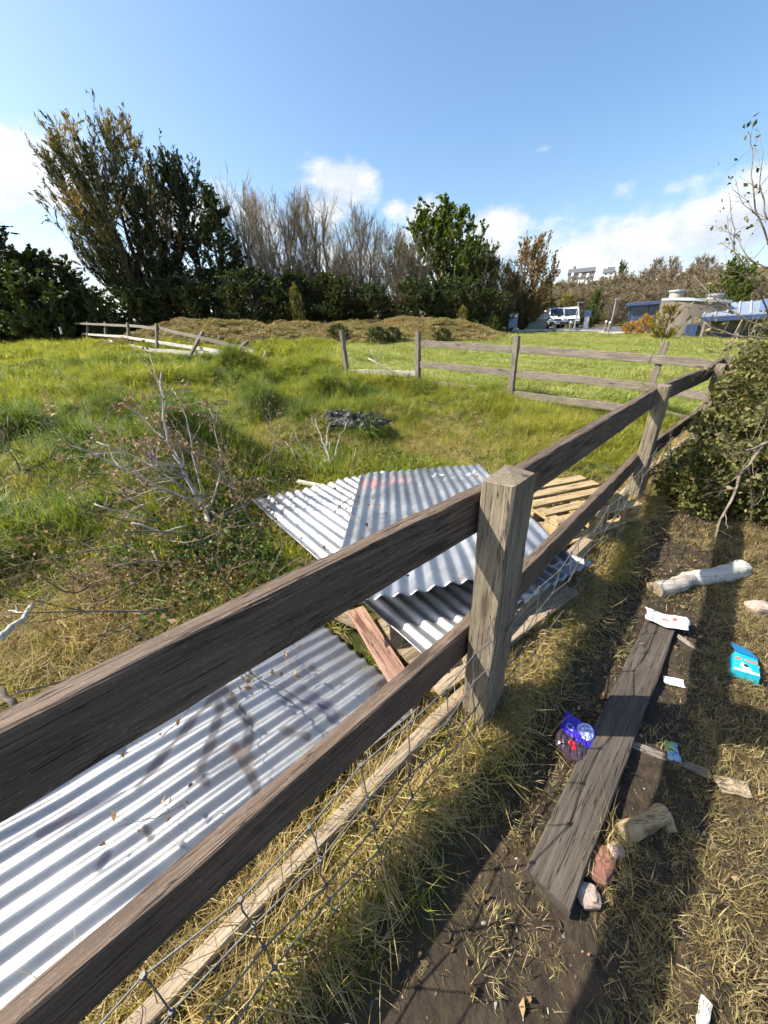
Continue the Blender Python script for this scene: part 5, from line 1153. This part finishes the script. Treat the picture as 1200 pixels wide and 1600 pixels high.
for i in range(60):
    px_, py_ = rb.gauss(290, 90), rb.gauss(820, 75); p_ = at_z(px_, py_, .2); p_.z = hz(p_.x, p_.y)
    if float(fence_perp(np.array([p_.x]), np.array([p_.y]))[0]) > -.45: continue
    branch_lines(rb, p_, Vector((rb.gauss(0, 1), rb.gauss(0, 1), .55)), rb.uniform(.45, .95), rb.uniform(.005, .009), 2, .6, .02, 6, (2, 4), T_)
twig_thing('bramble_tangle', T_, M_STEM, 'low brown tangle of dead brambles around the dead branch', 'brambles', (M_DEADLEAF, 2, .03))
twig_thing('dead_branch', L, M_BARK, 'large dead branch with pale bark fanning out of the grass at left', 'branch', (M_DEADLEAF, 3, .032))
L = limb([(345, 905, 2.5), (300, 920, 2.35), (255, 940, 2.25), (190, 985, 2.1), (150, 1000, 2.0)], .010, .003, rt, 6, 1, .25) + limb([(240, 860, 2.65), (255, 920, 2.35), (258, 965, 2.2), (253, 1000, 2.1)], .009, .004, rt, 4, 1, .2) + limb([(30, 1080, 1.75), (130, 1060, 1.85), (260, 1005, 2.05)], .005, .003, rt, 4, 1, .2)
twig_thing('twig', L, M_STEM, 'thin brown twigs lying in the straw above the near rail', 'twigs')
L = limb([(0, 1000, 2.05), (20, 980, 2.1), (50, 945, 2.2)], .016, .011, rt, 1, 1, .15); twig_thing('stick', L, M_WHITEWOOD, 'bleached stick in the straw at the left edge', 'stick')
L = limb([(0, 1075, 1.72), (28, 1112, 1.62)], .012, .012, rt, 0); twig_thing('stick', L, M_STEM, 'short brown stick by the near rail at the left edge', 'stick')
L = limb([(205, 818, 2.75), (255, 830, 2.72), (292, 822, 2.75)], .009, .006, rt, 1, 1, .15) + limb([(150, 790, 2.95), (190, 800, 2.9), (240, 812, 2.8)], .006, .003, rt, 2, 1, .15)
twig_thing('stick', L, M_BARK, 'pale curved stick in the green grass below the dead branch', 'stick')
L = []
for e in (((527, 757, 3.75), (515, 720, 3.9), (505, 690, 4.1), (492, 655, 4.4)), ((525, 757, 3.75), (523, 710, 4.0), (533, 680, 4.2), (545, 655, 4.5)), ((530, 758, 3.75), (548, 735, 3.85), (556, 700, 4.0)),
          ((510, 765, 3.7), (488, 740, 3.85), (470, 712, 4.05), (445, 690, 4.2)), ((505, 768, 3.7), (470, 735, 3.9), (455, 700, 4.1)), ((518, 745, 3.8), (500, 715, 3.95), (480, 705, 4.0)), ((512, 715, 3.95), (511, 690, 4.1), (513, 662, 4.3))):
    L += limb(e, .009, .003, rt, 4, 1, .22, kid_r=.6)
twig_thing('dead_branch', L, M_BARK, 'bleached dead twigs standing behind the sheet pile', 'branch')
L = []
for e in (((470, 700, 4.2), (455, 665, 4.7), (430, 640, 5.0)), ((440, 700, 4.2), (425, 670, 4.5), (420, 630, 5.0))): L += limb(e, .006, .002, rt, 4, 1, .2)
twig_thing('weed_stalks', L, M_STEM, 'brown seeded weed stalks left of the black bag', 'stalks', leaves=(M_DEADLEAF, 2, .03))
L = []
for e in (((545, 585, 9.6), (600, 600, 9.0), (650, 605, 8.6), (685, 612, 8.3)), ((560, 605, 8.9), (610, 606, 8.7), (655, 600, 8.8)), ((575, 560, 9.6), (615, 580, 9.2), (660, 605, 8.6)), ((595, 605, 8.8), (590, 570, 9.0), (578, 545, 9.2))):
    L += limb(e, .016, .005, rt, 6, 1, .5)
twig_thing('fallen_branch', L, M_BARK, 'fallen twiggy branch draped over the low rail of the cross fence', 'branch')
L = []
for e in (((705, 722, 4.7), (760, 685, 5.2), (810, 645, 5.7), (852, 612, 6.0)), ((715, 722, 4.7), (770, 690, 5.1), (830, 655, 5.4)), ((722, 724, 4.6), (775, 700, 4.9), (800, 690, 5.0)), ((690, 718, 4.8), (740, 680, 5.3), (775, 650, 5.6))):
    L += limb(e, .006, .003, rt, 5, 1, .35)
twig_thing('reed_stalks', L, M_STRAW if False else M_BOARD, 'long pale reed stalks leaning behind the sheet pile', 'stalks')
L = []
for e in (((1205, 500, 4.9), (1180, 440, 4.7), (1150, 395, 4.6), (1143, 345, 4.6), (1138, 300, 4.7)), ((1210, 400, 4.6), (1185, 340, 4.5), (1178, 290, 4.5), (1176, 235, 4.6), (1168, 205, 4.6)), ((1200, 420, 4.5), (1165, 400, 4.5), (1147, 365, 4.6)),
          ((1205, 520, 4.3), (1150, 490, 4.2), (1120, 470, 4.2), (1083, 430, 4.3)), ((1210, 530, 4.2), (1160, 525, 4.1), (1110, 510, 4.1), (1085, 495, 4.2)), ((1160, 500, 4.2), (1140, 540, 4.1), (1128, 560, 4.1)), ((1215, 360, 4.4), (1195, 330, 4.4), (1188, 290, 4.4), (1190, 255, 4.4))):
    L += limb(e, .0065, .002, rt, 8, 1, .3)
twig_thing('hawthorn_twigs', L, M_STEM, 'thorny budding twigs reaching over the hedge at the right edge', 'twigs', leaves=(M_BRAMBLE, 1, .04))
L = []
for e in (((1190, 700, 3.7), (1160, 740, 3.5), (1130, 800, 3.2), (1118, 840, 3.0)), ((1200, 690, 3.7), (1165, 705, 3.5), (1150, 695, 3.4))): L += limb(e, .012, .005, rt, 4, 1, .3)
twig_thing('hedge_stem', L, M_STEM, 'bare brown stem leaning out of the hedge over the log', 'branch')

# ------------------------------------------------------------------ log
def log(name, p0, p1, r0, r1, mat, label, seed, bend=.02):
    r = random.Random(seed); p0, p1 = Vector(p0), Vector(p1); d = (p1 - p0).normalized(); a = d.cross(Vector((0, 0, 1))).normalized(); c = a.cross(d); n, k = 14, 16; V = []; F = []
    lob = [r.uniform(-.08, .08) for _ in range(k)]
    for i in range(n + 1):
        u = i / n; p = p0.lerp(p1, u) + a * bend * math.sin(u * 3.1); ra = (r0 + (r1 - r0) * u) * (1 + .06 * math.sin(u * 17 + seed))
        for j in range(k):
            th = 2 * math.pi * j / k; V.append(p + (a * math.cos(th) + c * math.sin(th)) * ra * (1 + lob[j] + r.uniform(-.03, .03)))
    for i in range(n):
        for j in range(k): F.append((i * k + j, i * k + (j + 1) % k, (i + 1) * k + (j + 1) % k, (i + 1) * k + j))
    o = thing(name, tuple(p0), label, 'log'); V = [v - p0 for v in V]
    put(bpy.data.objects.new('bark', mesh_np('bark', V, F, True, [mat])), WM[o], o)
    for e, m_ in ((0, 'cut_end'), (n, 'cut_end')):
        me = mesh_np('cut_end', V[e * k:(e + 1) * k], [tuple(range(k - 1, -1, -1)) if e == 0 else tuple(range(k))], False, [M_BOARD]); put(bpy.data.objects.new('cut_end', me), WM[o], o)
    return o
la, lb = at_z(1022, 922, .06), at_z(1076, 904, .06); log('log', la, lb, .055, .05, M_BARK, 'short log with a sawn end lying behind the plank', 3)
la, lb = at_z(1074, 905, .06), at_z(1160, 888, .07); log('log', la, lb, .048, .058, M_WHITEWOOD, 'longer bleached log touching the short log under the hedge', 4)
la, lb = at_z(975, 1302, .035), at_z(1038, 1268, .04); log('log', la, lb, .030, .026, M_PALLET, 'small stripped piece of log on the path right of the plank', 5, .004)
la, lb = at_z(985, 1160, .02), at_z(1108, 1208, .02)
o = board('stick', tuple(la), tuple(lb), .035, .02, M_GREY, None, rng, ch=.004, warp=.01); tag(o, 'flat grey stick on the path beneath the small green packet', 'stick')
o = board('wood_chip', tuple(at_z(1122, 1222, .025)), tuple(at_z(1172, 1232, .03)), .06, .018, M_BOARD, None, rng, ch=.006, endcut=.012); tag(o, 'pale broken wood chip in the sunlit turf at right', 'wood chip')
o = board('wood_chip', tuple(at_z(1040, 1270, .025)), tuple(at_z(1055, 1302, .02)), .035, .014, M_PALLET, None, rng, ch=.004, endcut=.01); tag(o, 'thin wood sliver beside the small stripped log', 'wood chip')
o = board('stick', tuple(at_z(1105, 1562, .03)), tuple(at_z(1098, 1605, .03)), .022, .016, M_WHITEWOOD, None, rng, ch=.004); tag(o, 'pale stick at the bottom right corner of the path', 'stick')
o = board('wood_chip', tuple(at_z(1058, 992, .03)), tuple(at_z(1100, 1022, .02)), .03, .012, M_GREY, None, rng, ch=.004, endcut=.01); tag(o, 'grey wood splinter beside the end of the plank', 'wood chip')
o = board('stick', tuple(at_z(465, 750, .36)), tuple(at_z(522, 762, .36)), .05, .03, M_WHITEWOOD, None, rng, ch=.006); tag(o, 'white bleached stick on the grass behind the sheet pile', 'stick')
def rock(name, p, s, mat, seed, label, cat):
    r = np.random.default_rng(seed); n = 10; th, ph = np.meshgrid(np.linspace(0, 2 * np.pi, 13)[:-1], np.linspace(.05, np.pi - .05, 8)); V = np.stack([np.cos(th) * np.sin(ph), np.sin(th) * np.sin(ph), np.cos(ph)], -1).reshape(-1, 3)
    V = np.sign(V) * np.abs(V) ** .7 * np.array(s) * (1 + r.uniform(-.12, .12, (len(V), 1))); F = [(i * 12 + j, (i + 1) * 12 + j, (i + 1) * 12 + (j + 1) % 12, i * 12 + (j + 1) % 12) for i in range(7) for j in range(12)] + [tuple(range(12)), tuple(range(95, 83, -1))]
    o = put(bpy.data.objects.new(name, mesh_np(name, V, F, False, [mat])), Matrix.Translation(p) @ Matrix.Rotation(r.uniform(0, 6), 4, 'Z')); return tag(o, label, cat)
M_BRICK = plain('red_clay', (.22, .10, .07), .9, var=.3, vscale=30); M_STONE = plain('pinkish_stone', (.38, .29, .24), .9, var=.25, vscale=20)
rock('brick_piece', at_z(938, 1352, .015), (.06, .035, .028), M_BRICK, 1, 'broken red clay piece half buried in straw beside the plank', 'brick piece')
rock('stone', at_z(918, 1400, .015), (.035, .03, .02), M_STONE, 2, 'pinkish stone at the near end of the plank', 'stone')
rock('stone', at_z(962, 1330, .03), (.025, .02, .025), M_STONE, 3, 'small pink stone beside the broken red clay piece', 'stone')
rock('stone', at_z(1187, 950, .03), (.07, .05, .035), M_STONE, 4, 'pale flat stone on the path at the right edge', 'stone')
# curled straw over the clay piece
c_ = at_z(955, 1345, .0); n = 16; scatter('straw_wisps', nr.normal(c_.x, .055, n), nr.normal(c_.y, .045, n), nr.uniform(.45, .8, n), g_straw + g_strawlong, 'curled dry straw heaped beside the plank', 'dry grass', 61, .7)

# crumbs of soil, grit and dead leaves on the path
M_GRIT = plain('soil_crumbs', (.10, .075, .052), .95, var=.5, vscale=60); M_PEB = plain('grey_pebbles', (.30, .27, .23), .9, var=.4, vscale=40)
def pebble_mesh(seed, mat):
    r = np.random.default_rng(seed); th, ph = np.meshgrid(np.linspace(0, 2 * np.pi, 8)[:-1], np.linspace(.25, np.pi - .25, 4)); V = np.stack([np.cos(th) * np.sin(ph), np.sin(th) * np.sin(ph), np.cos(ph) * .7], -1).reshape(-1, 3) * (1 + r.uniform(-.25, .25, (28, 1))) * r.uniform(.6, 1.2, 3)
    return mesh_np('pebble', V * .01, [(i * 7 + j, (i + 1) * 7 + j, (i + 1) * 7 + (j + 1) % 7, i * 7 + (j + 1) % 7) for i in range(3) for j in range(7)] + [tuple(range(7)), tuple(range(27, 20, -1))], False, [mat])
x = nr.uniform(-.4, 2.8, 5200); y = nr.uniform(-.1, 2.8, 5200); k = (fence_perp(x, y) > .12) & off_plank(x, y); x, y = x[k], y[k]
scatter('path_grit', x, y, nr.uniform(.15, .9, len(x)) ** 1.5, [pebble_mesh(i, M_GRIT) for i in range(4)] + [pebble_mesh(9, M_PEB)], 'crumbs of soil and grit strewn over the path', 'grit', 62, .5)
x = nr.uniform(-.3, 2.8, 700); y = nr.uniform(-.1, 2.8, 700); k = (fence_perp(x, y) > .08); x, y = x[k], y[k]
scatter('leaf_litter', x, y, nr.uniform(.4, 1.1, len(x)), [cluster_mesh('dead_leaf', 340 + i, 3, .03, .25, .03, M_DEADLEAF) for i in range(3)], 'small dead brown leaves scattered on the path', 'dead leaves', 63, .3, zoff=.006)

# ------------------------------------------------------------------ litter
def crumple(name, p, size, mats, seed, label, cat, rz=0., nx=26, ny=18, rough=.3, tilt=(0, 0), pillow=.5, paint=None, parent=None, curl=0., fq=1.):
    """a crumpled packet / bag: closed pillow shape with creases. size = (length, width, thickness)"""
    r = np.random.default_rng(seed); u, v = np.meshgrid(np.linspace(-1, 1, nx), np.linspace(-1, 1, ny), indexing='ij'); Lx, Ly, Tz = size
    edge = ((1 - np.abs(u) ** 3) * (1 - np.abs(v) ** 3)) ** .5
    cre = (np.abs(vnoise((u * 3 + seed) * fq, v * 3 * fq, seed)) * 1.4 + np.abs(vnoise(u * 7 * fq, (v * 6 + seed) * fq, seed + 1)) * .7 + .5 * np.abs(vnoise((u * 4 + v * 5) * fq, (v * 3 - u * 4) * fq, seed + 2)))
    top = edge * Tz * np.maximum(pillow + rough * (.45 - cre) * 2, .04) + .001; bot = -edge * Tz * .25
    ox = vnoise(v * 2, v * 0 + seed, seed + 3) * .12 * Lx; oy = vnoise(u * 2, u * 0 + seed, seed + 4) * .16 * Ly; lift = curl * (u ** 2) + .25 * Tz * vnoise(u * 1.5, v * 1.5 + 9, seed + 6)
    A_ = np.stack([u * Lx / 2 + ox, v * Ly / 2 + oy, top + lift], -1).reshape(-1, 3); B_ = np.stack([u * Lx / 2 + ox, v * Ly / 2 + oy, bot + lift], -1).reshape(-1, 3)
    i = np.arange(nx - 1)[:, None] * ny; j = np.arange(ny - 1)[None]; f = np.stack([i + j, i + ny + j, i + ny + 1 + j, i + 1 + j], -1).reshape(-1, 4)
    F = [tuple(q) for q in f] + [tuple(q[::-1] + nx * ny) for q in f]
    mi = []
    if paint is not None:
        uc = ((u[:-1, :-1] + u[1:, 1:]) / 2).ravel(); vc = ((v[:-1, :-1] + v[1:, 1:]) / 2).ravel(); mi = [paint(a, b) for a, b in zip(uc, vc)] + [0] * len(f)
    else: mi = [0] * len(F)
    ring = [k * ny for k in range(nx)] + [(nx - 1) * ny + k for k in range(1, ny)] + [k * ny + ny - 1 for k in range(nx - 2, -1, -1)] + [k for k in range(ny - 2, 0, -1)]
    for a, b in zip(ring, ring[1:] + ring[:1]): F.append((a, a + nx * ny, b + nx * ny, b)); mi.append(0)
    me = mesh_np(name, np.concatenate([A_, B_]), F, False, mats, mi=mi)
    M = Matrix.Translation(p) @ Matrix.Rotation(rz, 4, 'Z') @ Matrix.Rotation(tilt[0], 4, 'X') @ Matrix.Rotation(tilt[1], 4, 'Y')
    o = put(bpy.data.objects.new(name, me), M, parent)
    return tag(o, label, cat) if label else o
M_BLACKBAG = plain('black_polythene', (.008, .008, .010), .42, 0, .2, 10); M_PAPER = plain('white_paper', (.72, .72, .76), .7, var=.06); M_REDINK = plain('red_print', (.55, .12, .08), .6)
M_TEAL = plain('turquoise_card', (.01, .36, .46), .45, var=.12); M_BLUEC = plain('blue_card', (.008, .20, .45), .4, var=.15); M_CORAL = plain('coral_print', (.70, .14, .08), .5, var=.1); M_BLACK = plain('black_print', (.02, .02, .02), .5)
M_PURPLE = plain('violet_label', (.045, .02, .42), .3, var=.1); M_LILAC = plain('lilac_print', (.32, .32, .62), .3, var=.1); M_CLEARDK = plain('dark_clear_film', (.05, .03, .04), .12, 0, .3, 20); M_REDDOT = plain('red_cap', (.6, .02, .03), .35); M_LIME = plain('lime_packet', (.30, .42, .16), .45, var=.25); M_SKYB = plain('pale_blue_packet', (.20, .36, .50), .45, var=.1)
q = at_z(548, 683, .3); q = Vector((q.x, q.y, hz(q.x, q.y)))
crumple('bin_bag', q + Vector((-.05, 0, .03)), (1.2, .55, .28), [M_BLACKBAG], 4, 'crumpled black plastic bag in the grass behind the sheet pile', 'bag', rz=R(-28), nx=80, ny=46, rough=.42, pillow=.30, fq=1.1)
M_BLACKBAG.node_tree.nodes['Principled BSDF'].inputs['Specular IOR Level'].default_value = .3
q = at_z(514, 726, .33); crumple('plastic_bag', Vector((q.x, q.y, hz(q.x, q.y) + .06)), (.22, .16, .10), [M_PAPER], 8, 'crumpled white plastic bag among the dead twigs', 'bag', rz=.5, rough=.7, tilt=(.4, 0))
q = at_z(498, 735, .33); crumple('plastic_scrap', Vector((q.x, q.y, hz(q.x, q.y) + .07)), (.16, .11, .03), [M_SKYB], 9, 'pale blue plastic scrap beside the white bag', 'plastic', rz=.2, tilt=(.5, 0))
q = at_z(1043, 970, .075); crumple('paper_bag', q, (.20, .115, .018), [M_PAPER, M_REDINK], 12, 'crumpled white paper bag with red print draped on the plank end', 'paper bag', rz=R(-32), rough=.5, paint=lambda a, b: 1 if (-.25 < a < .02 and -.3 < b < .1) or (.2 < a < .42 and .0 < b < .45) else 0, curl=.012)
q = at_z(1053, 1065, .02); crumple('paper_scrap', q, (.085, .05, .008), [M_PAPER], 13, 'small torn white paper scrap right of the plank', 'paper', rz=R(-20), rough=.4, nx=14, ny=10)
q = at_z(1051, 1174, .035); crumple('small_packet', q, (.085, .045, .012), [M_LIME, M_SKYB, M_BLACK], 14, 'small lime and pale blue packet lying on the grey stick', 'packet', rz=R(62), nx=22, ny=14, rough=.3, paint=lambda a, b: 2 if abs(a + .05 - .3 * b) < .07 and b < .5 else (1 if a < -.2 or b < -.2 else 0))
# turquoise carton: a squashed box with a folded flap
q = at_z(1156, 1050, .0); ct = thing('drink_carton', (q.x, q.y, hz(q.x, q.y) + .012), 'squashed turquoise drink carton with coral stripe and white patch on the path', 'carton', None, R(52))
def carton_part(name, V, mats, F=None, mi=None):
    mb = MB(); mb.add([Vector(v) for v in V], F or [(0, 3, 2, 1), (4, 5, 6, 7), (0, 1, 5, 4), (1, 2, 6, 5), (2, 3, 7, 6), (3, 0, 4, 7)]); return mb.build(name, mats, ct, WM[ct])
carton_part('body', [(-.07, -.055, 0), (.06, -.05, 0), (.065, .05, 0), (-.065, .055, 0), (-.065, -.05, .05), (.055, -.05, .055), (.055, .035, .06), (-.06, .045, .035)], M_TEAL)
carton_part('flap', [(.055, -.05, .058), (.16, -.035, .02), (.165, .04, .03), (.055, .036, .063), (.055, -.05, .062), (.16, -.035, .024), (.165, .04, .034), (.055, .036, .067)], M_BLUEC)
carton_part('side_panel', [(.0, -.053, .004), (.15, -.045, .0), (.155, -.038, .02), (.005, -.052, .05), (.0, -.056, .004), (.15, -.048, .0), (.155, -.041, .02), (.005, -.0555, .05)], M_WHITE)
def sheet_print(name, pts, mat, z):
    mb = MB(); n = len(pts); mb.add([(x, y, z(x, y) + .0012) for x, y in pts] + [(x, y, z(x, y) + .0022) for x, y in pts], [tuple(range(n, 2 * n))] + [(i, (i + 1) % n, n + (i + 1) % n, n + i) for i in range(n)]); mb.build(name, mat, ct, WM[ct])
zc = lambda x, y: np.interp(x, [-.065, .055], [np.interp(y, [-.05, .045], [.05, .035]), np.interp(y, [-.05, .035], [.055, .06])]) + .001
sheet_print('stripe', [(.012, -.048), (.026, -.048), (.022, .036), (.008, .038)], M_CORAL, zc)
sheet_print('badge', [(-.022 + .026 * math.cos(t), -.004 + .022 * math.sin(t)) for t in np.linspace(0, 6.0, 16)], M_WHITE, zc)
sheet_print('badge_mark', [(-.02 + .009 * math.cos(t), -.002 + .009 * math.sin(t)) for t in np.linspace(0, 5.8, 10)], M_BLACK, lambda x, y: zc(x, y) + .0015)
sheet_print('white_edge', [(-.064, -.046), (-.05, -.046), (-.047, .040), (-.059, .040)], M_WHITE, zc)
# violet wrapper leaning on the plank
q = at_z(897, 1160, .03); wr = thing('wrapper', (q.x, q.y, hz(q.x, q.y) + .02), 'shiny violet wrapper with lilac oval and red dot against the plank', 'wrapper', None, R(48))
crumple('film', Vector((q.x, q.y, hz(q.x, q.y) + .035)), (.19, .13, .05), [M_CLEARDK, M_PURPLE, M_LILAC, M_WHITE, M_REDDOT], 21, None, None, rz=R(48), nx=54, ny=40, rough=.12, tilt=(R(16), 0), parent=wr,
        paint=lambda a, b: (4 if (a + .52) ** 2 + ((b - .05) * .7) ** 2 < .03 else
                            (3 if ((abs(((a - .45) / .42) ** 2 + ((b + .35) / .5) ** 2 - .88) < .12) or (abs(b + .35 - .25 * math.sin(a * 16)) < .07 and .15 < a < .75)) and a > -.1 else
                             (2 if ((a - .45) / .42) ** 2 + ((b + .35) / .5) ** 2 < .76 else
                              (2 if (abs(((a - .1) / .2) ** 2 + ((b - .55) / .2) ** 2 - .8) < .35 and a > .02) or (abs(a - .02) < .05 and abs(b - .55) < .2) else (1 if -.25 < a < .9 else 0))))))
